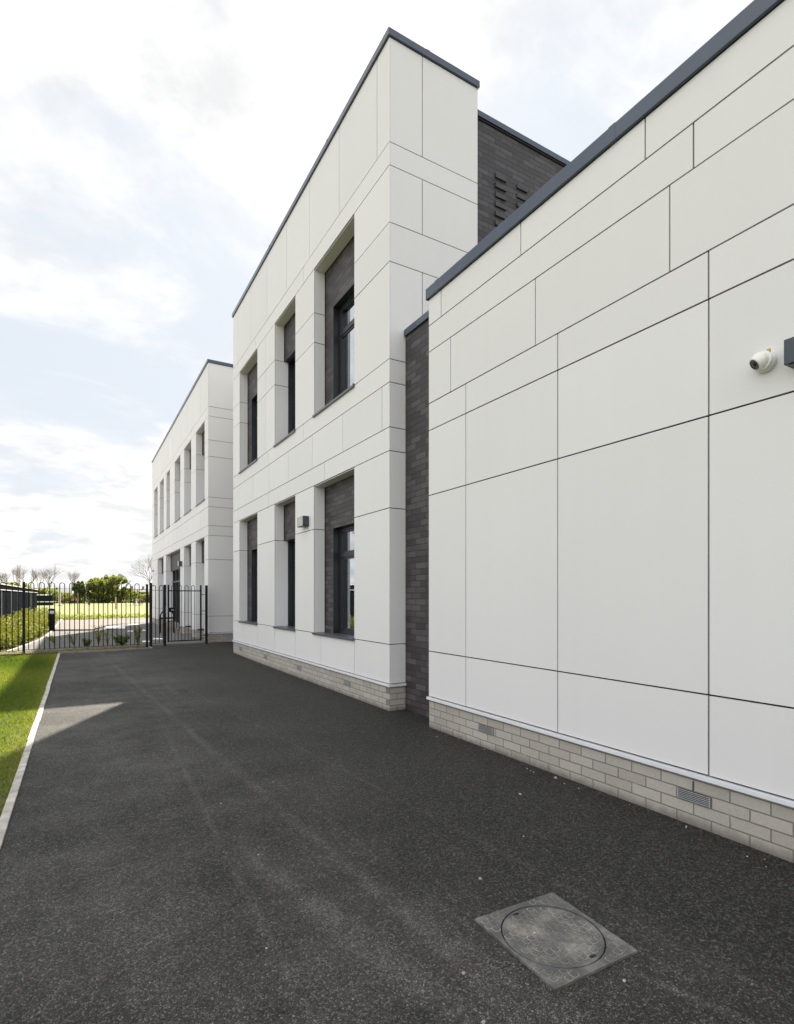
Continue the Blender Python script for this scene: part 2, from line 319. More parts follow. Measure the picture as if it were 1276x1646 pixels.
# ------------------------------------------------------------------ mesh helpers
def setp(o, label=None, cat=None, group=None, kind=None):
    if label: o['label'] = label
    if cat: o['category'] = cat
    if group: o['group'] = group
    if kind: o['kind'] = kind
    return o
def empty(name, loc, label, cat, group=None):
    o = bpy.data.objects.new(name, None); COL.objects.link(o); o.location = loc; o.empty_display_size = .2
    return setp(o, label, cat, group)
class MB:
    def __init__(s): s.v = []; s.f = []; s.m = []; s.tone = []; s.smooth = []
    def face(s, pts, mi=0, tone=0, smooth=False):
        i = len(s.v); s.v += [tuple(p) for p in pts]; s.f.append(tuple(range(i, i+len(pts)))); s.m.append(mi); s.tone.append(tone); s.smooth.append(smooth)
    def box(s, x0, x1, y0, y1, z0, z1, mi=0, tone=0, skip=''):
        x0, x1 = min(x0, x1), max(x0, x1); y0, y1 = min(y0, y1), max(y0, y1); z0, z1 = min(z0, z1), max(z0, z1)
        i = len(s.v)
        s.v += [(x0,y0,z0),(x1,y0,z0),(x1,y1,z0),(x0,y1,z0),(x0,y0,z1),(x1,y0,z1),(x1,y1,z1),(x0,y1,z1)]
        for f in ((0,3,2,1),(4,5,6,7),(0,1,5,4),(1,2,6,5),(2,3,7,6),(3,0,4,7)):
            s.f.append(tuple(i+k for k in f)); s.m.append(mi); s.tone.append(tone); s.smooth.append(False)
    def tube(s, pts, r, n=8, mi=0, caps=True, r1=None, tone=0):
        pts = [Vector(p) for p in pts]; base = len(s.v); K = len(pts)
        up = Vector((0, 0, 1))
        prev = None
        for k, p in enumerate(pts):
            d = (pts[min(k+1, K-1)]-pts[max(k-1, 0)]).normalized()
            if prev is None:
                a = d.cross(up)
                if a.length < .05: a = d.cross(Vector((1, 0, 0)))
                a.normalize()
            else:
                a = prev-d*prev.dot(d); a.normalize()
            prev = a; b = d.cross(a)
            rr = r if r1 is None else r+(r1-r)*k/(K-1)
            for j in range(n):
                an = 2*math.pi*j/n; q = p+a*math.cos(an)*rr+b*math.sin(an)*rr; s.v.append(tuple(q))
        for k in range(K-1):
            for j in range(n):
                a0 = base+k*n+j; a1 = base+k*n+(j+1) % n
                s.f.append((a0, a1, a1+n, a0+n)); s.m.append(mi); s.tone.append(tone); s.smooth.append(n > 5)
        if caps:
            for o_, rev in ((base, True), (base+(K-1)*n, False)):
                ff = [o_+j for j in range(n)]
                s.f.append(tuple(ff[::-1] if rev else ff)); s.m.append(mi); s.tone.append(tone); s.smooth.append(False)
    def lathe(s, prof, c, axis, n=24, mi=0):
        ax = Vector(axis).normalized(); c = Vector(c)
        a = ax.cross(Vector((0, 0, 1)));
        if a.length < .05: a = Vector((1, 0, 0))
        a.normalize(); b = ax.cross(a); base = len(s.v)
        for (r, h) in prof:
            for j in range(n):
                an = 2*math.pi*j/n; s.v.append(tuple(c+ax*h+(a*math.cos(an)+b*math.sin(an))*r))
        for k in range(len(prof)-1):
            for j in range(n):
                a0 = base+k*n+j; a1 = base+k*n+(j+1) % n
                s.f.append((a0, a1, a1+n, a0+n)); s.m.append(mi); s.tone.append(0); s.smooth.append(True)
        for o_ in (base, base+(len(prof)-1)*n):
            s.f.append(tuple(o_+j for j in range(n))); s.m.append(mi); s.tone.append(0); s.smooth.append(False)
    def build(s, name, mats, parent=None, bevel=0, label=None, kind=None):
        me = bpy.data.meshes.new(name)
        org = Vector((0, 0, 0))
        me.from_pydata(s.v, [], s.f)
        for m in ([mats] if isinstance(mats, str) else mats): me.materials.append(MATS[m])
        me.polygons.foreach_set('material_index', s.m); me.polygons.foreach_set('use_smooth', s.smooth)
        at = me.attributes.new('tone', 'FLOAT', 'FACE'); at.data.foreach_set('value', s.tone)
        bm = bmesh.new(); bm.from_mesh(me); bmesh.ops.recalc_face_normals(bm, faces=bm.faces); bm.to_mesh(me); bm.free()
        me.update()
        o = bpy.data.objects.new(name, me); COL.objects.link(o)
        if parent is not None:
            o.parent = parent; o.matrix_parent_inverse = Matrix.Translation(-parent.location)
        if bevel:
            bv = o.modifiers.new('bevel', 'BEVEL'); bv.width = bevel; bv.segments = 2; bv.limit_method = 'ANGLE'
        setp(o, label=label, kind=kind)
        return o
def quads_mesh(name, P, mat, tone, parent=None, tri=False):
    """P: (n, 3|4, 3) array of small faces"""
    n, k, _ = P.shape
    me = bpy.data.meshes.new(name); me.vertices.add(n*k); me.vertices.foreach_set('co', P.reshape(-1).astype(np.float32))
    me.loops.add(n*k); me.loops.foreach_set('vertex_index', np.arange(n*k, dtype=np.int32))
    me.polygons.add(n); me.polygons.foreach_set('loop_start', np.arange(0, n*k, k, dtype=np.int32))
    me.polygons.foreach_set('loop_total', np.full(n, k, dtype=np.int32))
    me.materials.append(MATS[mat]); me.update(calc_edges=True)
    at = me.attributes.new('tone', 'FLOAT', 'FACE'); at.data.foreach_set('value', tone.astype(np.float32))
    o = bpy.data.objects.new(name, me); COL.objects.link(o)
    if parent is not None: o.parent = parent; o.matrix_parent_inverse = Matrix.Translation(-parent.location)
    return o

# ------------------------------------------------------------------ ground
def sm(a, b, x):
    t = min(1, max(0, (x-a)/(b-a))); return t*t*(3-2*t)
def gz(x, y): return .045*sm(11, 17, y)*sm(.3, 2.3, x)
def poly_sheet(name, pts, z, mat, kind='structure'):
    mb = MB(); mb.face([(x, y, z) for x, y in pts]); return mb.build(name, mat, kind=kind)
poly_sheet('ground', [(-600, -300), (600, -300), (600, 900), (-600, 900)], -.10, 'turf')
def grid_sheet(name, x0, x1, y0, y1, nx, ny, zf, mat):
    mb = MB(); xs = np.linspace(x0, x1, nx+1); ys = np.linspace(y0, y1, ny+1)
    mb.v = [(x, y, zf(x, y)) for y in ys for x in xs]
    for j in range(ny):
        for i in range(nx):
            a = j*(nx+1)+i; mb.f.append((a, a+1, a+nx+2, a+nx+1)); mb.m.append(0); mb.tone.append(0); mb.smooth.append(True)
    return mb.build(name, mat, kind='structure')
grid_sheet('pavement', -.385, 5.2, -8, 16.3, 14, 60, gz, 'asphalt')
grid_sheet('yard', -1.6, 5.2, 17.3, 39.3, 14, 40, gz, 'yard_asphalt')
grid_sheet('pavement', -.6, 5.2, 16.3, 17.3, 14, 3, gz, 'asphalt')
poly_sheet('side_yard', [(5.2, 31.9), (16, 31.9), (16, 39.3), (5.2, 39.3)], .04, 'yard_asphalt')
def gp(px, py, z=.05):
    d = (F_PX*math.sin(YAW)+math.cos(YAW)*(px-CX), F_PX*math.cos(YAW)-math.sin(YAW)*(px-CX)); t = (CAMH-z)/(py-HY); return (d[0]*t, d[1]*t)
poly_sheet('path', [gp(86, 1012), gp(150, 1011.5), gp(172, 1005), gp(205, 1001.5), gp(238, 1000), gp(244, 999.5), gp(244, 996.3), gp(95, 996.3)], .052, 'pale_path')
poly_sheet('lawn', [(-14, -8), (-.44, -8), (-.44, 16.27), (-14, 16.27)], -.012, 'turf')
poly_sheet('sports_field', [(-120, 39.3), (120, 39.3), (120, 200), (-120, 200)], .02, 'field_turf')
# soil beds
mb = MB(); mb.box(-14, 1.66, 16.33, 17.05, -.05, .036); mb.build('flower_bed', 'soil', kind='structure')
mb = MB()
bedR = [(-1.62, 17.05), (-1.42, 18.3), (-1.12, 21.0), (-1.0, 23.5), (-.95, 26.2), (-.9, 39.2)]
for i in range(len(bedR)-1):
    (xa, ya), (xb, yb) = bedR[i], bedR[i+1]
    mb.face([(-14, ya, .03), (xa, ya, .03), (xb, yb, .03), (-14, yb, .03)])
mb.build('planting_bed', 'soil', kind='structure')
# concrete edgings
mb = MB()
y = -8.0
while y < 16.2:
    l = .915; j = rng.uniform(-.004, .004)
    mb.box(-.440+j, -.385+j, y+.003, min(y+l, 16.26)-.003, -.08, .012+rng.uniform(-.002, .003)); y += l
mb.build('kerb', 'kerb_concrete', bevel=.004, kind='structure')
mb = MB()
x = -.44
while x < 1.7:
    mb.box(x+.003, min(x+.915, 1.76)-.003, 16.27, 16.32, -.05, .05); x += .915
mb.box(1.70, 1.76, 16.33, 17.05, -.05, .05)
mb.build('kerb', 'kerb_worn', bevel=.004, kind='structure')
mb = MB()
for i in range(len(bedR)-1):
    (xa, ya), (xb, yb) = bedR[i], bedR[i+1]
    for zt, w in ((.055, .06),):
        mb.face([(xa, ya, zt), (xa+w, ya, zt), (xb+w, yb, zt), (xb, yb, zt)]); mb.face([(xa+w, ya, 0), (xb+w, yb, 0), (xb+w, yb, zt), (xa+w, ya, zt)])
        mb.face([(xa, ya, 0), (xb, yb, 0), (xb, yb, zt), (xa, ya, zt)])
mb.build('kerb', 'kerb_concrete', kind='structure')
# painted marks of the yard
for x0, x1, ya, yb in ((171, 201, 1007, 1010.6), (207, 225, 1003.4, 1004.7), (205, 214, 1014, 1015.4), (229, 238, 1012.6, 1014), (229, 244, 1030, 1032.6), (246, 262, 1026, 1028)):
    poly_sheet('painted_line', [gp(x0, ya), gp(x1, ya), gp(x1, yb), gp(x0, yb)], .058, 'road_paint')

# lawn grass blades (stuff)
def grass(name, x0, x1, y0, y1, n, hmin, hmax, mat, label, dry=None):
    x = rng.uniform(x0, x1, n); y = rng.uniform(y0, y1, n)
    h = rng.uniform(hmin, hmax, n); a = rng.uniform(0, math.pi*2, n); w = rng.uniform(.0018, .004, n)*(1+y*.10)
    lx = rng.normal(0, .35, n)*h; ly = rng.normal(0, .35, n)*h
    z0 = np.full(n, -.014)
    P = np.stack([np.stack([x-np.cos(a)*w, y-np.sin(a)*w, z0], 1), np.stack([x+np.cos(a)*w, y+np.sin(a)*w, z0], 1),
                  np.stack([x+lx, y+ly, z0+h], 1)], 1)
    # patches: greener and drier areas of the sward
    pt = .5+.22*np.sin(x*2.1+np.sin(y*.9)*1.7)+.2*np.sin(y*1.3+x*1.1)+rng.normal(0, .17, n)
    tone = np.clip(pt*.62, 0, .7)
    edge = np.exp(-(-.44-x)/.16)
    tone = np.clip(tone+edge*rng.uniform(.1, .6, n), 0, 1)
    o = quads_mesh(name, P, mat, tone); setp(o, label, 'grass', kind='stuff'); return o
grass('grass', -3.6, -.428, 3.2, 16.28, 190000, .018, .045, 'grass_blades', 'short mown lawn grass left of the concrete edging')

# ------------------------------------------------------------------ buildings
ZR = [.345, .847, 2.577, 3.303, 3.603, 4.172, 4.467, 5.70, 6.196, 6.921, 7.214, 8.54]
G = .0055   # half joint
def split(a, b, js):
    e = [a]+sorted(j for j in js if a+.02 < j < b-.02)+[b]; return list(zip(e[:-1], e[1:]))
def sub(a, b, ops):
    out = []; c = a
    for (p, q) in sorted(ops):
        if p > c: out.append((c, p))
        c = max(c, q)
    if c < b: out.append((c, b))
    return out
def tone(): return rng.uniform(-.02, .02)
def facade_x(mb, bk, X, y0, y1, rows, ops=lambda z: [], corner=(True, True)):
    """panels on the plane x = X (facing -X); rows: (z0, z1, joints)"""
    for z0, z1, js in rows:
        for (a, b) in sub(y0, y1, ops((z0+z1)/2)):
            bk.box(X+.035, X+.13, a+.014, b-.014, z0, z1)
            for (p, q) in split(a, b, js):
                g0 = G if abs(p-a) > 1e-6 or False else 0; g1 = G if abs(q-b) > 1e-6 else 0
                dj = rng.uniform(-.0008, .0008); mb.box(X+dj, X+.012, p+g0+rng.uniform(-.0006, .0006), q-g1, z0+G+rng.uniform(-.0006, .0006), z1-G, tone=tone())
def facade_y(mb, bk, Y, x0, x1, rows, sgn=1):
    """panels on the plane y = Y; sgn=1: facing -Y"""
    for z0, z1, js in rows:
        bk.box(x0+.13, x1, Y+sgn*.035, Y+sgn*.13, z0, z1)
        for (p, q) in split(x0, x1, js):
            mb.box(p+(G if p != x0 else .0135), q-(G if q != x1 else 0), Y, Y+sgn*.012, z0+G, z1-G, tone=tone())

def plinth(bld, X, y0, y1, x1, sides, cap=True):
    mb = MB(); mb.box(X+.004, X+.10, y0+.10 if 'near' in sides else y0, y1, -.1, .310); mb.build('plinth_wall', 'brick_pale', bld)
    c = MB(); c.box(X-.022, X+.05, y0-(.022 if 'near' in sides else 0), y1+.02, .311, .338)
    c.box(X-.026, X+.05, y0+1.9, y0+1.99, .309, .3395)
    if 'near' in sides:
        m2 = MB(); m2.box(X+.004, x1, y0+.004, y0+.0995, -.1, .310); m2.build('plinth_wall', 'brick_pale_x', bld)
        c.box(X+.051, x1, y0-.022, y0+.05, .311, .338)
    c.build('plinth_cap', 'cap_metal', bld, bevel=.001)
def airbrick(bld, X, yc, zc, back='joint_dark'):
    mb = MB(); w, h = .1075, .0325
    mb.box(X-.002, X+.010, yc-w, yc+w, zc-h, zc+h, 1)
    for k in range(6):
        z = zc-h+.003+k*(2*h-.006-.004)/5
        mb.box(X-.008, X-.002, yc-w+.005, yc+w-.005, z, z+.0045, 0)
    mb.box(X-.008, X-.002, yc-w, yc-w+.005, zc-h, zc+h, 0); mb.box(X-.008, X-.002, yc+w-.005, yc+w, zc-h, zc+h, 0)
    mb.build('air_vent', ['vent_metal', back], bld)
def coping_L(bld, X, y0, y1, x1, z0, z1, straps=(), sides=('near',), xs=()):
    mb = MB(); o = .028
    mb.box(X-o, X+.32, y0-o if 'near' in sides else y0, y1+o, z0, z1)
    if 'near' in sides: mb.box(X+.321, x1, y0-o, y0+.30, z0, z1)
    for s in straps: mb.box(X-o-.003, X+.32, s-.03, s+.03, z0-.003, z1+.003)
    for s in xs: mb.box(s-.03, s+.03, y0-o-.003, y0+.3, z0-.003, z1+.003)
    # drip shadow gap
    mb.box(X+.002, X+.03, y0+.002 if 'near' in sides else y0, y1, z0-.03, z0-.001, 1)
    mb.build('coping', ['coping_metal', 'joint_dark'], bld, bevel=.004)

def window(bld, X, y0, y1, z0, z1, zt, curtain=0, handle=True):
    """metal window set in a brick or panel opening; X is the outer plane of the reveal lining"""
    fr = MB(); xf = X+.10
    t_ = .012
    for (a, b, c, d) in ((y0, y0+t_, z0, z1), (y1-t_, y1, z0, z1)): fr.box(X-.006, xf, a, b, c, d)
    fr.box(X-.012, xf, y0+t_, y1-t_, z1-t_, z1)
    f = .055
    fr.box(xf, xf+.06, y0, y0+f, z0, z1); fr.box(xf, xf+.06, y1-f, y1, z0, z1)
    fr.box(xf, xf+.06, y0+f, y1-f, z0, z0+f); fr.box(xf, xf+.06, y0+f, y1-f, z1-f, z1)
    fr.box(xf-.004, xf+.06, y0+f, y1-f, zt-.03, zt+.03)
    # casements
    g = .035
    for (a, b) in ((z0+f, zt-.03), (zt+.03, z1-f)):
        fr.box(xf+.010, xf+.05, y0+f, y0+f+g, a, b); fr.box(xf+.010, xf+.05, y1-f-g, y1-f, a, b)
        fr.box(xf+.010, xf+.05, y0+f+g, y1-f-g, a, a+g); fr.box(xf+.010, xf+.05, y0+f+g, y1-f-g, b-g, b)
    fr.box(xf-.02, xf, (y0+y1)/2-.16, (y0+y1)/2+.16, z1-f+.006, z1-f+.030)
    w = fr.build('window', 'frame_metal', bld, bevel=.002)
    for (a, b) in ((z0+f+g, zt-.03-g), (zt+.03+g, z1-f-g)):
        pm = MB(); pm.box(xf+.024, xf+.028, y0+f+g, y1-f-g, a, b); pm.build('pane', 'window_glass', w).matrix_parent_inverse = Matrix()
    if curtain:
        cm = MB(); n = 16; cy0, cy1 = y1-curtain, y1-.07
        for k in range(n):
            a = cy0+(cy1-cy0)*k/n; b = cy0+(cy1-cy0)*(k+1)/n
            xa = xf+.16+.03*math.sin(k*1.9); xb = xf+.16+.03*math.sin((k+1)*1.9)
            cm.face([(xa, a, z0+.03), (xb, b, z0+.03), (xb, b, z1-.05), (xa, a, z1-.05)], smooth=True)
        cm.build('curtain', 'curtain', bld)
    return w

def opening(bld, pm, X, y0, y1, z0, z1, zh, kind, far=False, sill=True, curtain=0, wy=None):
    """reveal panels into pm; kind A = brick surround at 0.2, window inset; B = full-width window set deeper below zh"""
    dA = .205
    dl = dA if kind == 'A' else .30
    # jambs: far (at y1, facing -Y) and near (y0)
    for (z_a, z_b, dd) in ((zh, z1, dA), (z0, zh, dl)):
        zs = [z_a]+[z for z in ZR if z_a+.05 < z < z_b-.05]+[z_b]
        for a, b in zip(zs[:-1], zs[1:]):
            pm.box(X+.016, X+dd-.012, y1, y1+.012, a+G, b-G, tone=tone())
            pm.box(X+.016, X+dd-.012, y0-.012, y0, a+G, b-G, tone=tone())
    pm.box(X+.016, X+dA-.012, y0, y1, z1-.012, z1-.001, tone=-.01)   # soffit
    # brick infill panel at X+dA
    bm_ = MB()
    if kind == 'A':
        wy0, wy1 = wy if wy else (y0+.0, y0+1.225)
        bm_.box(X+dA, X+dA+.10, y0-.03, y1+.03, zh, z1+.03)
        bm_.box(X+dA, X+dA+.10, wy1, y1+.03, z0, zh-.0005)
        if wy0 > y0+.02: bm_.box(X+dA, X+dA+.10, y0-.03, wy0, z0, zh-.0005)
    else:
        bm_.box(X+dA, X+dA+.16, y0-.03, y1+.03, zh, z1+.03); wy0, wy1 = y0, y1
    bm_.build('brick_infill', 'brick_dark', bld)
    XW = X+dA+.004 if kind == 'A' else X+.285
    zt = z0+(zh-z0)*.735
    window(bld, XW, wy0+.002, wy1-.002, z0+.004, zh-.002, zt, curtain)
    if sill:
        s = MB(); s.box(X-.030, XW+.10, y0-.012, y1+.012, z0-.028, z0+.003)
        s.box(X-.030, X+.0, y0-.012, y0+.004, z0+.0035, z0+.020)
        s.build('sill', 'sill_metal', bld, bevel=.002)

# --- near single-storey block
A = 3.376
nb = empty('school_building', (A, 5.09, 0), 'single-storey white panelled block filling the right side, with pale brick plinth and dark coping', 'building', 'school building blocks')
pm, bk = MB(), MB()
cols = [4.42, 3.197, 1.961, .74, -.48, -1.7, -2.92, -4.14, -5.36]
up = [4.683, 3.449, 2.22, .99, -.24, -1.5, -2.7, -3.9, -5.2]
rowsN = [(.345, .847, cols), (.847, 2.578, cols), (2.578, 3.30, cols), (3.30, 3.60, cols), (3.60, 4.174, up),
         (4.174, 4.466, [2.058, -.97, -4.0]), (4.466, 4.757, [4.854, 3.627, 2.40, 1.17, -.05, -1.3, -2.5, -3.7, -4.9])]
facade_x(pm, bk, A, -7, 5.091, rowsN)
facade_y(pm, bk, 5.091, A, 9.0, [(a, b, [4.6, 5.8, 7.0]) for a, b, _ in rowsN], sgn=-1)
pm.build('cladding', 'white_panel', nb)
bk.build('backing_wall', 'joint_dark', nb)
mb = MB(); mb.box(A+.14, 12, -7, 5.091-.14, 4.3, 4.70); mb.box(11.9, 12, -7, 4.9, -.1, 4.3); mb.box(A+.14, 12, -7.1, -7, -.1, 4.7); mb.build('roof', 'inner_wall', nb)
plinth(nb, A, -7, 5.091, 9, ())
coping_L(nb, A, -7, 5.091, 12, 4.758, 4.878, straps=(4.91, 2.652, 1.45, -.8), sides=())
mb = MB(); mb.box(A+.321, 12, 4.80, 5.118, 4.758, 4.878); mb.build('coping', 'coping_metal', nb)
for yc in (4.105, 2.055, .03): airbrick(nb, A, yc, .1825)
mb = MB()
for k in range(5): mb.box(A-.001, A+.006, 2.058, 2.066, .224+k*.012, .230+k*.012)
mb.build('weep_vent', 'joint_dark', nb)

# --- dark brick link and main body behind the white blocks
P = 3.405; YM0, YM1 = 6.037, 14.12
lk = empty('school_building', (4.82, 6.15, 0), 'dark brick building rising behind the white blocks, with low dark wall in recess', 'building', 'school building blocks')
mb = MB(); mb.box(3.64, 3.80, 5.08, YM0-.002, -.1, 4.786); mb.build('brick_wall', 'brick_dark', lk, label='narrow low dark brick wall in the recess between two white blocks')
mb = MB(); mb.box(3.61, 3.95, 5.12, YM0-.012, 4.787, 4.872); mb.build('coping', 'coping_metal', lk, bevel=.004)
mb = MB(); mb.box(3.801, 12, 5.093, YM0-.002, 4.5, 4.78); mb.build('roof', 'inner_wall', lk)
mb = MB(); mb.box(4.822, 16, 6.15, 6.35, 4.0, 8.255); mb.build('brick_wall', 'brick_dark_x', lk)
mb = MB(); mb.box(4.822, 4.95, 14.13, 17.20, -.1, 8.255); mb.build('brick_wall', 'brick_dark', lk)
mb = MB(); mb.box(4.83, 16, 6.351, 31.5, 7.9, 8.25); mb.box(15.8, 16, 6.351, 31.5, -.1, 7.9); mb.box(4.96, 15.8, 31.4, 31.5, -.1, 7.9); mb.build('roof', 'inner_wall', lk)
mb = MB(); mb.box(4.822, 16, 6.115, 6.45, 8.262, 8.345); mb.box(4.835, 16, 6.13, 6.16, 8.236, 8.261, 1); mb.build('coping', ['coping_metal', 'joint_dark'], lk, bevel=.004)
for cx_, ztop in ((5.22, 7.525), (5.637, 7.525), (6.054, 7.525), (6.471, 7.525)):
    for k in range(16):
        z = ztop-k*.1375
        if z < 5: break
        mb = MB(); mb.box(cx_, cx_+.205, 6.124, 6.16, z-.0, z+.062); mb.build('projecting_brick', 'brick_dark_plain', lk, bevel=.002)

# --- middle two-storey block
md = empty('school_building', (P, YM0, 0), 'two-storey white panelled block in the middle with three windows on each floor', 'building', 'school building blocks')
opU = [(7.056, 8.604), (9.512, 10.722), (11.949, 13.480)]
opL = [(7.056, 8.612), (9.518, 10.735), (11.949, 13.497)]
def opsM(z):
    if 4.467 < z < 6.921: return opU
    if .847 < z < 3.303: return opL
    return []
bot = [7.06, 8.31, 9.52, 10.727, 11.93, 13.12]
rowsM = [(ZR[0], ZR[1], bot), (ZR[1], ZR[2], []), (ZR[2], ZR[3], []), (ZR[3], ZR[4], [8.144, 11.14, 13.6]),
         (ZR[4], ZR[5], [6.235, 7.456, 8.682, 9.903, 11.091, 12.3, 13.499]), (ZR[5], ZR[6], [9.104, 11.14]),
         (ZR[6], ZR[7], [11.33]), (ZR[7], ZR[8], [11.33]), (ZR[8], ZR[9], [11.33]), (ZR[9], ZR[10], [9.093, 12.115]),
         (ZR[10], ZR[11], [6.371, 7.584, 8.809, 9.99, 11.231, 12.47, 13.66])]
pm, bk = MB(), MB()
facade_x(pm, bk, P, YM0, YM1, rowsM, opsM)
XR = 4.815
rowsR = [(a, b, [3.90] if i in (6, 8, 10) else []) for i, (a, b, _) in enumerate(rowsM)]
facade_y(pm, bk, YM0, P, XR, rowsR, 1)
facade_y(pm, bk, YM1, P, XR, rowsR, -1)
for (a, b) in opU[:1]: pass
for i, ((a, b), kd) in enumerate(zip(opU, 'ABA')): opening(md, pm, P, a, b, ZR[6], ZR[9], ZR[8], kd, curtain=.30 if kd == 'A' else .25)
for i, ((a, b), kd) in enumerate(zip(opL, 'ABA')): opening(md, pm, P, a, b, ZR[1], ZR[3], ZR[2], kd, curtain=.42 if i == 0 else .2)
pm.build('cladding', 'white_panel', md); bk.build('backing_wall', 'joint_dark', md)
mb = MB()
for z in (.0, 3.7, 7.6): mb.box(P+.32, XR-.15, YM0+.14, YM1-.14, z, z+.3)
mb.box(P+1.22, P+1.25, YM0+.14, YM1-.14, .301, 7.59)
for yy in (9.0, 11.3): mb.box(P+.45, P+1.21, yy, yy+.05, .301, 7.59)
mb.build('inner_wall', 'inner_wall', md)
plinth(md, P, YM0, YM1, XR, ('near',))
coping_L(md, P, YM0, YM1, XR+.02, 8.541, 8.632, straps=(8.0, 11.0), xs=(3.975,))
mb = MB(); mb.box(P+.321, XR, YM0+.301, YM1, 8.40, 8.60); mb.build('roof', 'inner_wall', md)
for yc in (7.3, 9.32, 11.35, 13.38): airbrick(md, P, yc, .1825, 'vent_back')

# --- far two-storey block
Y0F, Y1F = 17.215, 31.7
fb = empty('school_building', (P, Y0F, 0), 'far two-storey white block beyond the gate with six tall upper openings', 'building', 'school building blocks')
fU = [(17.76, 19.19), (20.12, 21.55), (22.47, 23.87), (25.24, 26.27), (27.20, 28.53), (29.44, 30.80)]
fL = [(17.80, 19.26), (20.12, 21.58), (22.48, 26.41), (27.26, 29.44)]
def opsF(z):
    if 4.467 < z < 6.921: return fU
    if z < 3.303: return fL
    return []
js = [18.43, 19.65, 20.87, 22.1, 23.3, 24.5, 25.7, 27.0, 28.2, 29.4, 30.6]
rowsF = [(ZR[i], ZR[i+1], js if i in (4, 10) else ([20.0, 24.4, 28.9] if i in (3, 5, 9) else [])) for i in range(11)]
pm, bk = MB(), MB()
facade_x(pm, bk, P, Y0F, Y1F, rowsF, opsF)
facade_y(pm, bk, Y0F, P, XR, [(a, b, []) for a, b, _ in rowsF], 1)
facade_y(pm, bk, Y1F, P, XR, [(a, b, []) for a, b, _ in rowsF], -1)
for i, (a, b) in enumerate(fU): opening(fb, pm, P, a, b, ZR[6], ZR[9], ZR[8], 'B')
for i, (a, b) in enumerate(fL): opening(fb, pm, P, a, b, ZR[0], ZR[3], ZR[2], 'B', sill=False)
pm.build('cladding', 'white_panel', fb); bk.build('backing_wall', 'joint_dark', fb)
mb = MB()
for z in (.0, 3.7, 7.6): mb.box(P+.32+.1, XR-.15, Y0F+.14, Y1F-.14, z, z+.3)
mb.box(P+1.22, P+1.25, Y0F+.14, Y1F-.14, .301, 7.59)
mb.build('inner_wall', 'inner_wall', fb)
# plinth of piers only (openings run to the ground)
mb = MB()
for (a, b) in sub(Y0F+.10, Y1F, fL): mb.box(P+.004, P+.30, a, b, -.1, .31)
for (a, b) in fL: mb.box(P+.30, P+.42, a, b, -.1, .31)
mb.build('plinth_wall', 'brick_pale', fb)
mb = MB(); mb.box(P+.004, XR, Y0F+.004, Y0F+.0995, -.1, .31); mb.build('plinth_wall', 'brick_pale_x', fb)
for (a, b) in sub(Y0F-.022, Y1F, fL):
    mb = MB(); mb.box(P-.022, P+.05, a, b, .311, .338); mb.build('plinth_cap', 'cap_metal', fb)
mb = MB(); mb.box(P+.051, XR, Y0F-.022, Y0F+.05, .311, .338); mb.build('plinth_cap', 'cap_metal', fb)
coping_L(fb, P, Y0F, Y1F, 7.0, 8.541, 8.632, straps=(21, 26))
mb = MB(); mb.box(P+.321, 7.0, Y0F+.301, Y1F, 8.40, 8.60); mb.build('roof', 'inner_wall', fb)
# door frame with glazed door in the wide opening
mb = MB()
for yy in (23.6, 24.45, 25.3): mb.box(P+.26, P+.36, yy, yy+.07, .06, 2.57)
mb.box(P+.26, P+.36, 22.48, 26.41, 2.05, 2.12)
mb.build('door_frame', 'frame_metal', fb)

# ------------------------------------------------------------------ wall lights, camera
def wall_light(x, y0, y1, z0, z1, d, label, mat='lamp_box', front=True):
    e = empty('wall_light', (x, (y0+y1)/2, z0), label, 'wall light', None)
    mb = MB(); mb.box(x-d, x-.001, y0, y1, z0, z1)
    mb.build('housing', mat, e, bevel=.004)
    mb = MB(); mb.box(x-d+.012, x-.02, y0+.02, y1-.02, z0-.006, z0-.0005); mb.build('lens', 'black_plastic', e)
    if front:
        mb = MB(); mb.box(x-d-.006, x-d-.0005, y0+.004, y1-.002, z0+.004, z1-.004); mb.build('diffuser', 'lamp_diffuser', e, bevel=.002)
    return e
wall_light(A, 1.18, 1.498, 2.70, 2.836, .10, 'dark blue-grey box light cut off at the right edge beside the white camera', front=False)
wall_light(P, 8.83, 9.11, 2.655, 2.825, .11, 'small box light on the white pier between the ground-floor windows of the middle block')
wall_light(P, 22.02, 22.26, 2.60, 2.78, .12, 'tiny box light on the far white block above the railing gate')
e = empty('wall_sign', (P, 31.2, 2.75), 'tiny dark plate fixed near the far end of the far white block', 'sign')
mb = MB(); mb.box(P-.02, P-.001, 30.98, 31.45, 2.74, 2.82); mb.build('plate', 'lamp_box', e, bevel=.003)

cc = Vector((A, 1.632, 2.785))
e = empty('security_camera', cc, 'white dome security camera with black lens on the near white wall', 'security camera')
mb = MB(); mb.lathe([(.056, 0), (.058, .004), (.058, .024), (.054, .032), (.048, .036)], cc, (-1, 0, 0), 32); mb.build('base_plate', 'camera_white', e)
hc = cc+Vector((-.062, .004, -.002)); dr = Vector((-.55, .42, -.50)).normalized()
prof = [(.046*math.cos(a), .046*math.sin(a)) for a in np.linspace(-1.45, .50, 14)]
prof += [(.038, .028), (.034, .035)]
mb = MB(); mb.lathe(prof, hc, dr, 32); hd = mb.build('turret', 'camera_white', e)
mb = MB(); mb.lathe([(.050, .0), (.0545, .004), (.0545, .012), (.0505, .020)], cc+Vector((-.036, 0, 0)), (-1, 0, 0), 32); mb.build('collar', 'camera_white', e)
mb = MB(); mb.lathe([(.031, .034), (.030, .038), (.025, .0375), (.014, .036)], hc, dr, 28); ln = mb.build('lens', 'glass_black', e)
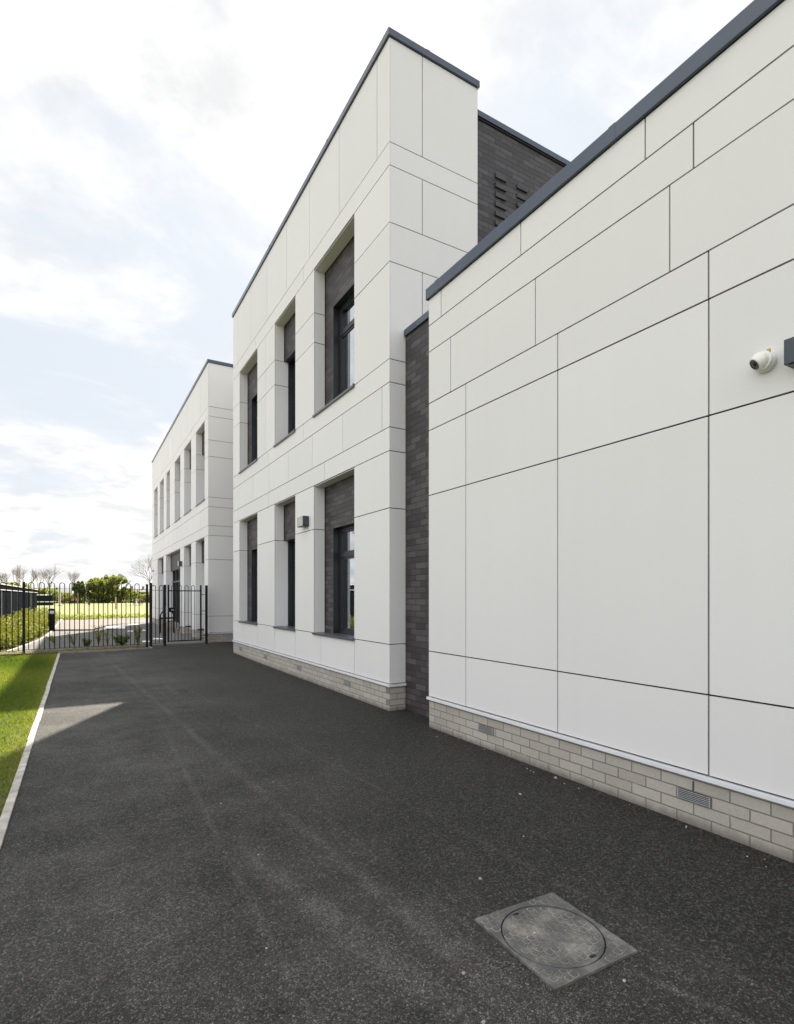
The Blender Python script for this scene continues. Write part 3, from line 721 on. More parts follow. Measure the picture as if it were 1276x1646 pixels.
mb = MB(); mb.lathe([(.012, .036), (.011, .041), (.006, .042)], hc, dr, 20); mb.build('lens_eye', 'black_plastic', e)
mb = MB(); q = cc+Vector((-.0365, -.012, .0)); mb.box(q.x-.012, q.x+.004, q.y-.028, q.y-.012, cc.z+.042, cc.z+.056)
mb.build('warning_label', 'label_yellow', e)

# ------------------------------------------------------------------ manhole cover
def pix(x, y, z=0):
    d = fwv*F_PX+rtv*(x-CX); t = (CAMH-z)/(y-HY); return Vector((d[0]*t, d[1]*t, z))
fwv = np.array([math.sin(YAW), math.cos(YAW)]); rtv = np.array([math.cos(YAW), -math.sin(YAW)])
mc = empty('manhole_cover', (1.757, 1.695, 0), 'square cast iron cover with round patterned lid set in the asphalt', 'manhole cover')
corn = [(1.540, 1.952), (2.008, 1.935), (1.978, 1.440), (1.520, 1.452)]
ctr = Vector((1.757, 1.695, 0)); RC = .212
mb = MB(); n = 64; zt = .010
ring = [(ctr.x+(RC+.005)*math.cos(2*math.pi*k/n), ctr.y+(RC+.005)*math.sin(2*math.pi*k/n)) for k in range(n)]
def edgept(a):
    # point on the square outline at angle a
    best = None
    for i in range(4):
        p, q = Vector(corn[i]+(0,)), Vector(corn[(i+1) % 4]+(0,)); d = Vector((math.cos(a), math.sin(a), 0)); e_ = q-p
        den = d.x*e_.y-d.y*e_.x
        if abs(den) < 1e-9: continue
        w = p-ctr; t = (w.x*e_.y-w.y*e_.x)/den; u = (w.x*d.y-w.y*d.x)/den
        if t > 0 and -1e-6 <= u <= 1+1e-6: best = ctr+d*t
    return best
angs = sorted(set([2*math.pi*k/n for k in range(n)]+[math.atan2(c[1]-ctr.y, c[0]-ctr.x) % (2*math.pi) for c in corn]))
for i, a in enumerate(angs):
    b = angs[(i+1) % len(angs)]
    A0, B0 = edgept(a), edgept(b)
    ra = ctr+Vector((math.cos(a), math.sin(a), 0))*(RC+.005); rb = ctr+Vector((math.cos(b), math.sin(b), 0))*(RC+.005)
    up_ = Vector((0, 0, zt)); dn = Vector((0, 0, -.02))
    mb.face([A0+up_, B0+up_, rb+up_, ra+up_]); mb.face([A0+dn, B0+dn, B0+up_, A0+up_]); mb.face([ra+up_, rb+up_, rb+dn, ra+dn])
mb.box(ctr.x-.235+.02, ctr.x+.235-.02, ctr.y-.22, ctr.y+.22, -.03, -.008, 1)
frm = mb.build('frame', ['cast_iron', 'joint_dark'], mc)
mb = MB(); mb.lathe([(RC-.001, -.01), (RC-.001, zt-.0015), (RC-.0035, zt)], ctr, (0, 0, 1), 64); lid = mb.build('lid', 'cast_iron', mc)
for pl in lid.data.polygons: pl.use_smooth = False
# raised studs: rounded squares outlined by trodden-in dust
st, du = MB(), MB()
th = math.radians(8); ax = Vector((math.cos(th), math.sin(th), 0)); ay = Vector((-math.sin(th), math.cos(th), 0))
def rsq(c, s, z, mbx, h=0, mi=0):
    pts = []
    for k in range(12):
        a = 2*math.pi*(k+.5)/12; cx_, sy_ = math.cos(a), math.sin(a)
        r = 1/(abs(cx_)**5+abs(sy_)**5)**(1/5)
        pts.append(c+ax*(cx_*r*s)+ay*(sy_*r*s))
    top = [p+Vector((0, 0, z+h)) for p in pts]
    mbx.face(top, mi)
    if h:
        bt = [c+(p-c)*1.12+Vector((0, 0, z)) for p in pts]
        for k in range(12): mbx.face([bt[k], bt[(k+1) % 12], top[(k+1) % 12], top[k]])
for i in range(-9, 10):
    for j in range(-9, 10):
        c = ctr+ax*(i*.034+(.008 if j % 2 else -.008))+ay*(j*.034+rng.uniform(-.002, .002))
        r = (c-ctr).length; s = .0115*rng.uniform(.8, 1.2)
        if r < RC-.018 or (r > RC+.022 and all((Vector(corn[(k+1) % 4]+(0,))-Vector(corn[k]+(0,))).cross(c-Vector(corn[k]+(0,))).z < -.0075 for k in range(4))):
            rsq(c, s*1.30, zt+.0008, st, mi=1); rsq(c, s, zt+.0009, st, .0025)
st.build('studs', ['cast_iron', 'iron_dust'], mc)

for an in (math.radians(100), math.radians(280)):
    c = ctr+Vector((math.cos(an), math.sin(an), 0))*(RC-.022)
    m2 = MB(); m2.box(c.x-.014, c.x+.014, c.y-.006, c.y+.006, zt-.004, zt+.0022); m2.build('lifting_slot', 'joint_dark', mc)
# loose stones
def pebble(x, y, s, mat, label, z=None):
    bm = bmesh.new(); bmesh.ops.create_icosphere(bm, subdivisions=2, radius=1)
    for v in bm.verts:
        k = 1+.18*math.sin(v.co.x*3+s*900)+.14*math.cos(v.co.y*4+s*500); v.co = Vector((v.co.x*s*k, v.co.y*s*.8*k, v.co.z*s*.55*k))
    me = bpy.data.meshes.new('pebble'); bm.to_mesh(me); bm.free(); me.materials.append(MATS[mat])
    for p_ in me.polygons: p_.use_smooth = True
    o = bpy.data.objects.new('pebble', me); COL.objects.link(o); o.location = (x, y, gz(x, y)+s*.3); o.rotation_euler[2] = s*3000
    setp(o, label, 'stone', 'loose stones on the asphalt'); return o
big = [((772, 1413), .010, 'stone', 'small round tan stone on the asphalt behind the iron cover'),
       ((745, 1565), .009, 'stone', 'brownish stone on the asphalt left of the iron cover'),
       ((1003, 1577), .008, 'stone', 'tan stone on the asphalt just right of the iron cover front corner'),
       ((836, 1277), .012, 'stone', 'flat tan stone away from the brick plinth in front of the near block'),
       ((893, 1251), .015, 'stone', 'largest brown stone against the foot of the near brick plinth'),
       ((777, 1644), .009, 'stone', 'tan stone at the very bottom edge of the asphalt'),
       ((859, 1504), .005, 'stone_pale', 'tiny white chip lying on the iron cover')]
for (px, py), s, m, lab in big:
    v = pix(px, py); o = pebble(v.x, v.y, s, m, lab)
    if 'on the iron' in lab: o.location.z = zt+s*.4
for k in range(38):
    if k < 26:
        yy = rng.uniform(1.0, 4.9); xx = A-abs(rng.normal(.05, .08))-.02; lab = 'tiny pale stone chips scattered along the foot of the near brick plinth'
    else:
        yy = rng.uniform(1.6, 9); xx = rng.uniform(.1, 3.0); lab = 'tiny pale stone chips scattered over the open asphalt'
    if abs(xx-1.757) < .28 and abs(yy-1.695) < .3: continue
    o = pebble(xx, yy, rng.uniform(.002, .0055), 'stone_pale', lab)

# ------------------------------------------------------------------ railings
FD = Vector((2.914, .262, 0)).normalized(); FN = Vector((-FD.y, FD.x, 0))
F0 = Vector((-1.17, 16.46, 0))
def fpt(s, z, off=0): v = F0+FD*s+FN*off; return (v.x, v.y, z)
def fs(x): return (x+1.17)/FD.x
def obox(mb, s0, s1, z0, z1, w, off=0):
    i = len(mb.v)
    for z in (z0, z1):
        for (s, o) in ((s0, -w/2), (s1, -w/2), (s1, w/2), (s0, w/2)): mb.v.append(fpt(s, z, o+off))
    for f in ((0,3,2,1),(4,5,6,7),(0,1,5,4),(1,2,6,5),(2,3,7,6),(3,0,4,7)):
        mb.f.append(tuple(i+k for k in f)); mb.m.append(0); mb.tone.append(0); mb.smooth.append(False)
def post(parent, s, z0, z1, w=.06):
    mb = MB(); obox(mb, s-w/2, s+w/2, z0, z1, w); i = mb.build('post', 'fence_black', parent, bevel=.003); return i
def hoops(parent, s0, n, pitch, zb, ztop, r=.0100, name='hoop_bar'):
    for k in range(n):
        a = s0+2*k*pitch; b = a+pitch; R_ = pitch/2; zc = ztop-R_
        pts = [fpt(a, zb), fpt(a, zc)]+[fpt((a+b)/2-R_*math.cos(t), zc+R_*math.sin(t)) for t in np.linspace(.2, math.pi-.2, 9)]+[fpt(b, zc), fpt(b, zb)]
        mb = MB(); mb.tube(pts, r, 8); mb.build(name, 'fence_black', parent)
def rails(parent, s0, s1, zs, w=.04, h=.010):
    for z in zs:
        mb = MB(); obox(mb, s0, s1, z-h/2, z+h/2, w); mb.build('rail', 'fence_black', parent)
zb, zr = .10, 1.645
f1 = empty('railing', fpt(fs(-2.9), 0), 'black bow-top railing panel cut off at the left edge, left of the first post', 'railing', 'bow-top railing panels')
pitch = .1205
sL = fs(-1.17)
hoops(f1, sL-.115-25*pitch, 13, pitch, zb-.0, 1.795); rails(f1, sL-3.3, sL-.03, (zb, zr))
f2 = empty('railing', F0, 'black bow-top railing panel of twelve hoops between the lawn and the planted yard', 'railing', 'bow-top railing panels')
s1 = fs(1.66)
post(f2, 0, -.05, 1.812, .060)
hoops(f2, .10, 12, (s1-.03-.10-.06)/24, zb+.02, 1.80); rails(f2, .03, s1-.03, (zb+.02, zr))
post(f2, s1, .0, 1.79, .055)
sc = fs(1.757)
f3 = empty('railing', fpt(sc, 0), 'short black bow-top railing piece between the corner post and the gate post', 'railing', 'bow-top railing panels')
post(f3, sc, -.02, 1.828, .065)
sg = fs(2.127)
hoops(f3, sc+.010+.02, 2, .098, .13, 1.76); rails(f3, sc+.03, sg-.03, (.13, 1.62))
post(f3, sg, .0, 1.78, .06); 
gt = empty('gate', fpt(fs(2.219), .15), 'black bow-top pedestrian gate standing shut in front of the far white block', 'gate')
ga, gb = fs(2.222), fs(3.120)
for s in (ga, gb):
    mb = MB(); obox(mb, s-.02, s+.02, .15, 1.78, .04); mb.build('stile', 'fence_black', gt)
rails(gt, ga+.02, gb-.02, (.17, 1.61), h=.03, w=.035)
pg = (gb-ga-.06)/9
hoops(gt, ga+.03+pg*.6, 4, pg*.98, .17, 1.765, r=.008)
mb = MB(); obox(mb, ga+.021, ga+.17, 1.00, 1.13, .06); mb.build('lock_box', 'fence_black', gt)
mb = MB(); obox(mb, ga+.07, ga+.14, 1.045, 1.075, .012, off=-.040); mb.build('handle', 'vent_metal', gt)
mb = MB(); obox(mb, ga-.075, ga-.021, .98, 1.17, .03, off=-.02); mb.build('strike_plate', 'beige_plate', gt)
for z in (.30, 1.02, 1.50):
    mb = MB(); mb.tube([fpt(gb+.02, z), fpt(fs(3.283)-.02, z)], .009, 8); mb.build('hinge', 'fence_black', gt)
gp = empty('gate_post', fpt(fs(3.283), 0), 'square black gate post standing in front of the corner of the far white block', 'post')
mb = MB(); obox(mb, fs(3.283)-.033, fs(3.283)+.033, .0, 1.775, .066); mb.build('post', 'fence_black', gp, bevel=.003)

# ------------------------------------------------------------------ things beyond the railings
e = empty('bollard', (-.93, 26.2, .05), 'dark bollard light with a white lamp band at the edge of the yard', 'bollard')
mb = MB(); mb.lathe([(.115, 0), (.115, .70), (.11, .705)], (-.93, 26.2, .03), (0, 0, 1), 24); mb.build('shaft', 'shed_dark', e)
mb = MB(); mb.lathe([(.112, .705), (.112, .845)], (-.93, 26.2, .03), (0, 0, 1), 24); mb.build('lamp_band', 'white_trim', e)
mb = MB(); mb.lathe([(.112, .846), (.13, .85), (.13, .88), (.06, .92), (.03, .925)], (-.93, 26.2, .03), (0, 0, 1), 24); mb.build('cap', 'shed_dark', e)
for i, (x, y) in enumerate(((2.95, 22.6), (3.04, 23.3))):
    e = empty('cycle_stand', (x, y, .04), ('nearer' if i == 0 else 'farther')+' of two black tubular arched cycle stands behind the gate', 'cycle stand', 'cycle stands')
    pts = [(x-.24, y, .04), (x-.24, y, .68)]+[(x-.24*math.cos(t), y, .68+.22*math.sin(t)) for t in np.linspace(.25, math.pi-.25, 9)]+[(x+.24, y, .68), (x+.24, y, .04)]
    mb = MB(); mb.tube(pts, .021, 10); mb.build('hoop', 'fence_black', e)
    mb = MB(); mb.tube([(x-.23, y, .60), (x+.23, y, .60)], .018, 8); mb.build('crossbar', 'fence_black', e)

# long dark shed
sh = empty('shed', (-2.75, 35, 0), 'long low dark clad shed with white roof edge trims behind the left railings', 'shed')
XS = -2.72; YA, YB = 18.2, 50.0
mb = MB(); y = YA
while y < YB:
    mb.box(XS-.03, XS, y+.004, min(y+.30, YB)-.004, .0, 1.70, tone=0); y += .30
mb.box(XS-2.2, XS-.031, YA, YB, .0, 1.70); mb.build('cladding', 'shed_dark', sh)
mb = MB(); mb.box(XS-2.25, XS+.02, YA-.02, YB+.03, 1.735, 1.925); mb.build('roof', 'shed_dark', sh)
mb = MB(); mb.box(XS-.03, XS+.035, YA-.02, YB+.02, 1.701, 1.734); mb.build('trim', 'white_trim', sh)
mb = MB(); mb.box(XS-2.25, XS+.05, YA-.02, YB+.05, 1.926, 1.965); mb.build('trim', 'white_trim', sh)
for y in (22.5, 27.4, 31.2, 34.3, 38.5, 43.5):
    mb = MB(); mb.box(XS+.001, XS+.03, y, y+.07, .0, 1.70); mb.build('batten', 'vent_metal', sh)

# far low hut with white line
def at(px, k, z=0):   # point at pixel column px and depth k
    d = (fwv*F_PX+rtv*(px-CX))/F_PX*k; return Vector((d[0], d[1], z))
def zat(py, k): return CAMH+(HY-py)*k/F_PX
q = at(60, 84); q2 = at(86, 84)
e = empty('pavilion', (q.x, q.y, 0), 'low dark hut with white lines at the far edge of the sports field', 'hut')
mb = MB(); mb.box(q.x-6, q2.x-.2, q.y, q.y+6, 0, zat(957, 84)); mb.build('wall', 'shed_dark', e)
mb = MB(); mb.box(q.x-6, q2.x-1.1, q.y-.05, q.y+6, zat(957, 84), zat(955.2, 84)); mb.build('roof', 'white_trim', e)
mb = MB(); mb.box(q.x-6, q2.x+.3, q.y-.06, q.y-.005, zat(968, 84), zat(966.6, 84)); mb.build('trim', 'white_trim', e)
# goal post
q = at(96, 80)
e = empty('goal_post', q, 'pale upright panel standing on the sports field by the red-shirted player', 'goal post')
mb = MB(); mb.box(q.x-.13, q.x+.13, q.y-.05, q.y+.05, 0, zat(943, 80)); mb.build('upright', 'white_trim', e, bevel=.01)
mb = MB(); mb.box(q.x-.25, q.x+.25, q.y-.2, q.y+.2, 0, .12); mb.build('foot', 'vent_metal', e)
# stakes and saplings by the field edge
for i, (px, k) in enumerate(((186, 60), (125, 44))):
    q = at(px, k); e = empty('tree_stake', q, ('pale wooden stake in the sports field before the large green tree', 'thin brown stake with leafy stem at the edge of the field')[i], 'stake')
    mb = MB(); mb.tube([(q.x, q.y, 0), (q.x, q.y, (1.35, 1.7)[i])], (.06, .035)[i], 8); mb.build('post', ('stake_wood', 'bark')[i], e)
    mb = MB(); mb.tube([(q.x, q.y, (1.25, 1.4)[i]), (q.x+.05, q.y-.02, (1.25, 1.4)[i]+.02)], (.075, .05)[i], 8); mb.build('tie', 'black_plastic', e)

# ------------------------------------------------------------------ plants
def leaf_quads(C, size, flat=.5):
    n = len(C); a = rng.normal(size=(n, 3)); a /= np.linalg.norm(a, axis=1)[:, None]
    b = rng.normal(size=(n, 3)); b -= a*(a*b).sum(1)[:, None]; b /= np.linalg.norm(b, axis=1)[:, None]
    s = size*rng.uniform(.6, 1.3, n)[:, None]
    return np.stack([C-a*s, C+b*s*flat, C+a*s, C-b*s*flat], 1)
def herb(name, c, h, w, n, mat, stems=6, leaf=.03, lift=.3, upright=1.0):
    """stems rising from one root with leaves along them"""
    Pn = []; mb = MB()
    for k in range(stems):
        an = rng.uniform(0, 2*math.pi); r = w*rng.uniform(.3, 1)
        tip = Vector((c.x+math.cos(an)*r, c.y+math.sin(an)*r, c.z+h*rng.uniform(.7, 1.05)))
        mid = Vector((c.x, c.y, c.z))*.5+tip*.5+Vector((0, 0, h*.12))
        mb.tube([c+Vector((rng.uniform(-.01, .01), 0, 0)), mid, tip], .005+.004*h, 5, r1=.002)
        m = n//stems; t = rng.uniform(.15, 1.03, m)[:, None]
        c0, c1, c2 = np.array(c), np.array(mid), np.array(tip)
        pts = (1-t)**2*c0+2*t*(1-t)*c1+t*t*c2
        Pn.append(pts+rng.normal(0, 1, (m, 3))*np.array([w*.12, w*.12, h*.03]))
    return np.concatenate(Pn), mb
def plant(px, k, h, w, n, mat, label, name='shrub', stems=6, leaf=.03, z=.03):
    n = int(n*.8); w *= 1.12
    c = at(px, k, z); e = empty(name, c, label, 'plant', 'plants in the bed behind the railings')
    C, mb = herb(name, c, h, w, n, mat, stems)
    mb.build('stems', 'bark', e)
    quads_mesh('foliage', leaf_quads(C, leaf), mat, rng.uniform(0, 1, len(C)), e)
plant(158, 16.0, .55, .30, 420, 'leaves_spring', 'tallest open-branched shrub in the bed behind the railings', stems=9, leaf=.022)
plant(172, 16.1, .42, .18, 160, 'leaves_spring', 'thin leafy shrub just right of the tall open-branched one', stems=5, leaf=.022)
plant(197, 15.6, .30, .26, 900, 'leaves_green', 'dense dark bushy shrub low behind the railings', stems=14, leaf=.028)
plant(221, 15.6, .55, .13, 420, 'leaves_spring', 'narrow upright shrub nearest the corner post', stems=8, leaf=.028)
plant(139, 15.3, .24, .22, 420, 'leaves_green', 'low dark spreading shrub behind the railings', stems=9, leaf=.025)
plant(118, 16.0, .36, .26, 260, 'leaves_spring', 'airy light green shrub behind the railings', stems=8, leaf=.02)
plant(186, 16.3, .34, .14, 120, 'leaves_spring', 'sparse light green sprig left of the dense bushy shrub', stems=4, leaf=.02)
plant(88, 16.4, .24, .24, 300, 'leaves_spring', 'low pale green shrub just inside the bed end of the kerb', stems=8, leaf=.022)
# tall yellow-green planting on the left (stuff)
Cs = []; ts = []
for k in range(560):
    y = rng.uniform(17.2, 38) if k > 240 else rng.uniform(17.2, 23)
    xr = np.interp(y, [17.05, 18.3, 21, 23.5, 26.2, 39.2], [-1.62, -1.42, -1.12, -1.0, -.95, -.9])
    x = rng.uniform(-2.6 if y > 18 else -6, xr-.12); h = rng.uniform(.25, .62)*(1 if x < xr-.5 else .7)+.02*(y-17)*.5
    base = np.array([x, y, .03])
    m = 90; t = rng.uniform(0, 1, m)[:, None]; an = rng.uniform(0, 6.28, m)[:, None]
    r = .17*np.sqrt(rng.uniform(0, 1, m))[:, None]
    C = base+np.concatenate([np.cos(an)*r*(.5+t), np.sin(an)*r*(.5+t), t*h], 1); Cs.append(C)
    ts.append(np.clip(rng.uniform(.0, .55)+t[:, 0]*.35+rng.normal(0, .1, m), 0, 1))
C = np.concatenate(Cs); o = quads_mesh('planting', leaf_quads(C, .038, .45), 'leaves_yellow', np.concatenate(ts))
setp(o, 'yellow-green leafy ground planting between the dark shed and the yard', 'plants', kind='stuff')
# weeds and clippings at the foot of the railing
C = np.stack([rng.uniform(-4, 1.6, 1600), rng.uniform(16.34, 16.95, 1600), rng.uniform(.035, .085, 1600)], 1)
o = quads_mesh('weeds', leaf_quads(C, .022, .4), 'leaves_spring', rng.uniform(0, 1, 1600)); setp(o, 'low weeds on the soil strip under the railings', 'weeds', kind='stuff')
# rough verge along the field edge
C = np.stack([rng.uniform(-14, 14, 9000), rng.uniform(39.2, 41.5, 9000), np.abs(rng.normal(0, .12, 9000))], 1)
o = quads_mesh('verge', leaf_quads(C, .09, .3), 'leaves_spring', rng.uniform(0, 1, 9000)); setp(o, 'rough grass verge along the near edge of the sports field', 'grass', kind='stuff')

# ------------------------------------------------------------------ trees
def crown(c, rx, rz, n, size, clumps=40):
    clumps = int(clumps*1.6)
    """leaf clumps spread through an uneven crown"""
    out = []; tn = []
    for k in range(clumps):
        d = rng.normal(size=3); d /= np.linalg.norm(d); rr = rng.uniform(.25, 1)**.5
        cc_ = np.array(c)+d*np.array([rx, rx, rz])*rr*rng.uniform(.8, 1.05); s = rng.uniform(.10, .26)
        m = n//clumps; p = rng.normal(size=(m, 3)); p /= np.linalg.norm(p, axis=1)[:, None]; p *= rng.uniform(.3, 1, (m, 1))**.5
        out.append(cc_+p*np.array([rx, rx, rz])*s); tn.append(np.clip(rng.uniform(0, 1)*.6+.4*rng.uniform(0, 1, m), 0, 1))
    return leaf_quads(np.concatenate(out), size, .6), np.concatenate(tn)
def tree(px, k, ztop, w, mat, label, n=5200, trunk=.25, zbot=.6, clumps=46):
    q = at(px, k); e = empty('tree', q, label, 'tree')
    cz = (ztop+zbot)/2; rz = (ztop-zbot)/2
    mb = MB(); mb.tube([(q.x, q.y, 0), (q.x+.1, q.y, cz*.6), (q.x, q.y, cz)], trunk, 8, r1=trunk*.5)
    for j in range(7):
        a = rng.uniform(0, 6.28); mb.tube([(q.x, q.y, cz*.5), (q.x+math.cos(a)*w*.25, q.y+math.sin(a)*w*.25, cz), (q.x+math.cos(a)*w*.4, q.y+math.sin(a)*w*.4, cz+rz*.5)], trunk*.4, 6, r1=.03)
    mb.build('trunk', 'bark', e)
    P_, tn = crown((q.x, q.y, cz), w/2*.85, rz*.82, n, .17, clumps); quads_mesh('crown', P_, mat, tn, e)
tree(158, 112, zat(925, 112), 6.6, 'leaves_spring', 'broad light green tree across the field, left half of the large green mass', n=8000)
tree(190, 114, zat(922, 114), 6.0, 'leaves_spring', 'broad green tree across the field, right half of the large green mass', n=7500)
tree(174, 118, zat(920, 118), 5.0, 'leaves_spring', 'yellow-topped green tree standing behind the middle of the large green mass', n=5000)
tree(128, 108, zat(930, 108), 3.2, 'leaves_green', 'small rounded dark green tree left of the large green mass', n=4200)
tree(12, 92, zat(932, 92), 4.2, 'leaves_spring', 'round green tree above the shed roof at the left edge', n=3800)
tree(36, 96, zat(935, 96), 4.0, 'leaves_spring', 'low spreading green tree above the shed, left of the first railing post', n=3800)
tree(62, 104, zat(943, 104), 2.6, 'leaves_yellow', 'small yellow-green bush tree between the shed end and the goal post', n=2200)
def bare(px, k, ztop, spread, label, trunk=.28, depth=6, z0=0, pos=None, seed=1):
    r_ = random.Random(seed)
    q = Vector(pos) if pos is not None else at(px, k); e = empty('bare_tree', q, label, 'tree', None)
    mt, mc_ = MB(), MB(); Hh = ztop
    def grow(p, d, l, r, lev):
        n = p+d*l; mid = p+d*l*.5+Vector((r_.gauss(0, .04), r_.gauss(0, .04), 0))*l
        (mt if lev == 0 else mc_).tube([p, mid, n], r*.72, 6 if lev < 2 else 4, r1=r*.68, caps=False)
        if lev >= depth: return
        for i in range(3 if lev < 4 else 2):
            a = r_.uniform(0, 6.28); tilt = r_.uniform(.16, .50)*spread
            ax_ = d.orthogonal().normalized(); ax_.rotate(Quaternion(d, a)); nd = (d*math.cos(tilt)+ax_*math.sin(tilt)+Vector((0, 0, .10))).normalized()
            grow(n, nd, l*r_.uniform(.66, .84), r*.58, lev+1)
    grow(q, Vector((r_.gauss(0, .03), 0, 1)).normalized(), Hh*.27, trunk, 0)
    mt.build('trunk', 'bark_pale', e); mc_.build('crown', 'bark_pale', e)
bare(10, 150, zat(914, 150)*1.0, 1.0, 'leftmost bare tree on the skyline', .25, 6, seed=3)
bare(28, 152, zat(908, 152)*1.0, 1.0, 'bare tree on the skyline above the shed, second from the left', .26, 6, seed=4)
bare(46, 150, zat(909, 150)*1.0, 1.0, 'bare tree on the skyline behind the first railing post', .26, 6, seed=5)
bare(63, 156, zat(913, 156)*.95, .8, 'thin faint bare tree left of the rounded bare one', .15, 6, seed=6)
bare(81, 146, zat(907, 146)*1.0, 1.05, 'rounded full bare tree right of the shed end', .27, 6, seed=7)
bare(114, 148, zat(915, 148)*1.0, 1.0, 'bare tree on the skyline left of the small dark green tree', .24, 6, seed=8)
bare(243, 88, zat(890, 88)*1.0, 1.25, 'large bare tree half hidden behind the far white block', .22, 7, seed=9)
bare(0, 0, 13, 1.1, 'bare tree standing off to the left that the windows mirror', .28, 6, seed=12, pos=(-17, 47, 0))

# hedge and houses far behind
C = np.stack([rng.uniform(-40, 30, 26000), rng.uniform(128, 131, 26000), rng.uniform(0, 3.1, 26000)], 1)
C[:, 2] *= .8+.2*np.sin(C[:, 0]*.9)
o = quads_mesh('hedge', leaf_quads(C, .2, .6), 'leaves_spring', rng.uniform(0, .7, 26000)); setp(o, 'distant overgrown hedge line across the back of the field', 'hedge', kind='stuff')
def house(px0, px1, k, zw, zr_, label):
    a, b = at(px0, k), at(px1, k); e = empty('house', (a+b)/2, label, 'house', 'houses beyond the field')
    y0 = min(a.y, b.y); y1 = y0+8
    mb = MB(); mb.box(a.x, b.x, y0, y1, 0, zw); w = mb.build('wall', 'house_brick', e)
    mb = MB(); ym = (y0+y1)/2; o_ = .4
    mb.face([(a.x-o_, y0-o_, zw), (b.x+o_, y0-o_, zw), (b.x+o_, ym, zr_), (a.x-o_, ym, zr_)]); mb.face([(a.x-o_, y1+o_, zw), (b.x+o_, y1+o_, zw), (b.x+o_, ym, zr_), (a.x-o_, ym, zr_)])
    mb.face([(a.x-o_, y0-o_, zw), (a.x-o_, ym, zr_), (a.x-o_, y1+o_, zw)]); mb.face([(b.x+o_, y0-o_, zw), (b.x+o_, ym, zr_), (b.x+o_, y1+o_, zw)])
    r = mb.build('roof', 'house_roof', e)
    n = max(2, int((b.x-a.x)/2.4))
    for i in range(n):
        xx = a.x+(i+.5)*(b.x-a.x)/n
        for zz in (1.2, zw-1.7):
            if zz < .5: continue
            m2 = MB(); m2.box(xx-.5, xx+.5, y0-.06, y0-.004, zz, zz+1.2); m2.build('window', 'glass_black', e)
            m2 = MB(); m2.box(xx-.62, xx+.62, y0-.10, y0-.061, zz-.12, zz-.001); m2.build('window_sill', 'white_trim', e)
    m2 = MB(); m2.box(a.x+1, a.x+1.7, ym-.4, ym+.4, zr_-.6, zr_+.9); m2.build('chimney', 'house_brick', e)
house(206, 222, 190, 2.9, 4.1, 'brown brick house beyond the field, right of the large green tree')
house(224, 240, 185, 2.8, 3.9, 'brown brick house beyond the field, beside the double railing post')
house(84, 112, 200, 2.6, 3.7, 'long low brown house beyond the field behind the goal post')

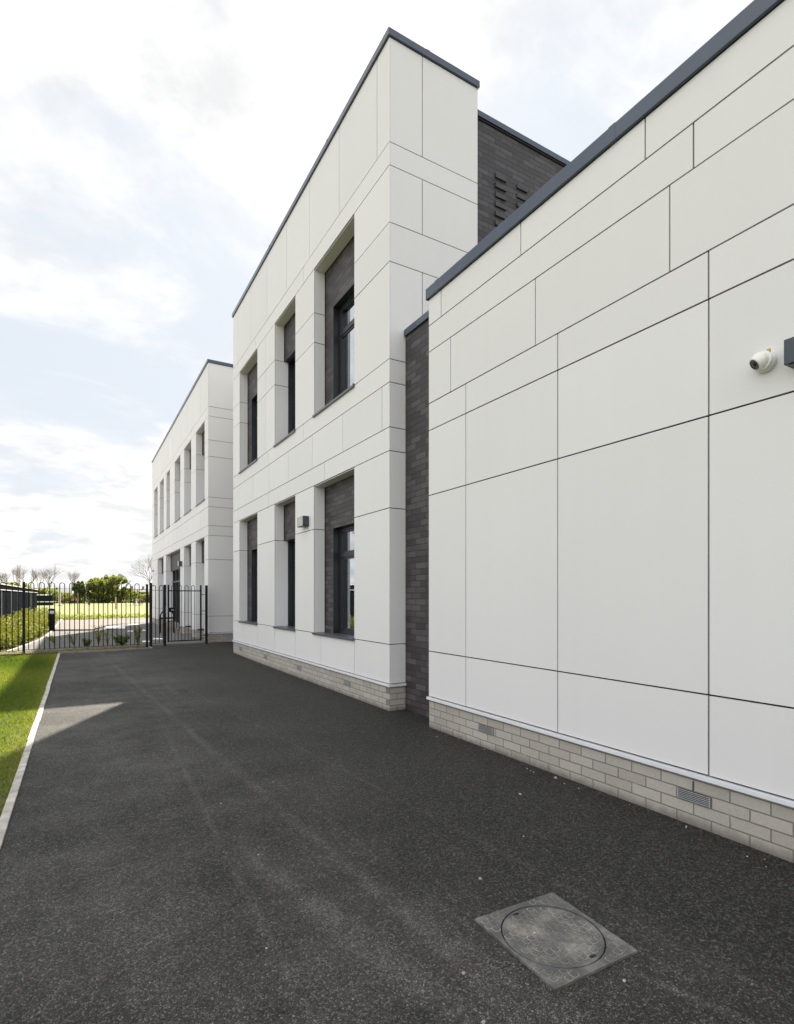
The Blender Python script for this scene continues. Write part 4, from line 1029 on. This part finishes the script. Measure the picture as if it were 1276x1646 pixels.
# ------------------------------------------------------------------ players on the field
def person(px, k, hgt, shirt, legs, label, stride=.18, yaw=0, arm=.25):
    q = at(px, k, .02); s = hgt/1.7
    e = empty('person', q, label, 'person', None); e.rotation_euler[2] = yaw
    def skin(name, V, E, R_, mat, parent):
        me = bpy.data.meshes.new(name); me.from_pydata([tuple(Vector(v)*s) for v in V], E, []); me.materials.append(MATS[mat])
        o = bpy.data.objects.new(name, me); COL.objects.link(o); o.parent = parent
        o.modifiers.new('skin', 'SKIN')
        if not me.skin_vertices: me.skin_vertices.new(name='')
        for i, r in enumerate(R_): me.skin_vertices[0].data[i].radius = (r*s, r*s)
        me.skin_vertices[0].data[0].use_root = True
        sb = o.modifiers.new('sub', 'SUBSURF'); sb.levels = 1; sb.render_levels = 1
        return o
    V = [(0, 0, .92), (0, 0, 1.12), (0, 0, 1.36), (0, 0, 1.48), (0, -.01, 1.58), (0, 0, 1.68)]; E = [(0, 1), (1, 2), (2, 3), (3, 4), (4, 5)]; R_ = [.125, .11, .13, .05, .085, .06]
    for sg_, st_ in ((-1, stride), (1, -stride)):
        i = len(V); V += [(sg_*.09, 0, .86), (sg_*.10, st_*.5, .48), (sg_*.10, st_, .08), (sg_*.10, st_-.14, .03)]; E += [(0, i), (i, i+1), (i+1, i+2), (i+2, i+3)]; R_ += [.085, .055, .035, .03]
        j = len(V); V += [(sg_*.19, 0, 1.38), (sg_*(.22+arm*.2), -st_*.4, 1.12), (sg_*(.22+arm*.3), -st_*.9-.06, .92), (sg_*(.22+arm*.3), -st_*.9-.08, .84)]
        E += [(2, j), (j, j+1), (j+1, j+2), (j+2, j+3)]; R_ += [.055, .042, .03, .028]
        for f_ in range(5):
            m = len(V); V.append((sg_*(.22+arm*.3)+(f_-2)*.014, -st_*.9-.09, .77+abs(f_-2)*.01+(.03 if f_ == 4 else 0))); E.append((j+3, m)); R_.append(.009)
    body = skin('body', V, E, R_, 'skin', e)
    V = [(0, 0, .90), (0, 0, 1.12), (0, 0, 1.36), (0, 0, 1.44)]; E = [(0, 1), (1, 2), (2, 3)]; R_ = [.15, .13, .15, .075]
    for sg_, st_ in ((-1, stride), (1, -stride)):
        j = len(V); V += [(sg_*.19, 0, 1.38), (sg_*(.22+arm*.15), -st_*.3, 1.18)]; E += [(2, j), (j, j+1)]; R_ += [.075, .06]
    skin('shirt', V, E, R_, shirt, e)
    V = [(0, 0, .93)]; E = []; R_ = [.145]
    for sg_, st_ in ((-1, stride), (1, -stride)):
        i = len(V); V += [(sg_*.09, 0, .86), (sg_*.10, st_*.5, .48), (sg_*.10, st_, .12)]; E += [(0, i), (i, i+1), (i+1, i+2)]; R_ += [.105, .075, .055]
    skin('trousers', V, E, R_, legs, e)
    mb = MB(); mb.lathe([(.04*s, .155*s), (.10*s, .10*s), (.112*s, .02*s), (.10*s, -.04*s)], Vector((0, .015*s, 1.60*s)), (0, 0, 1), 14)
    o = mb.build('hair', 'hair', None); o.parent = e
KP = 88
person(101.5, KP, 1.35, 'cloth_red', 'cloth_dark', 'player in a red top standing right of the pale goal upright', .05)
person(113, KP, 1.40, 'cloth_dark', 'cloth_dark', 'player in dark clothes beside the red and dark pair', .2, .6)
person(120, KP, 1.45, 'cloth_red', 'cloth_dark', 'player in a red top and dark trousers mid-stride right of the one in dark clothes', .25, -.5)
person(143, KP-6, 1.15, 'cloth_dark', 'cloth_dark', 'small figure in dark blue in front of the dark green tree', .15, .8)
person(216, KP, 1.50, 'cloth_dark', 'cloth_dark', 'dark clothed figure in the group by the railing corner', .1, .2)
person(219.5, KP-2, 1.20, 'cloth_green', 'cloth_white', 'figure in a green top in the group by the railing corner', .15, -.8)
person(224, KP-3, 1.15, 'cloth_orange', 'cloth_dark', 'figure in an orange top in the group by the railing corner', .2, .4)
person(228, KP, 1.45, 'cloth_dark', 'cloth_dark', 'rightmost dark clothed figure next to the double railing post', .12, 1.2)
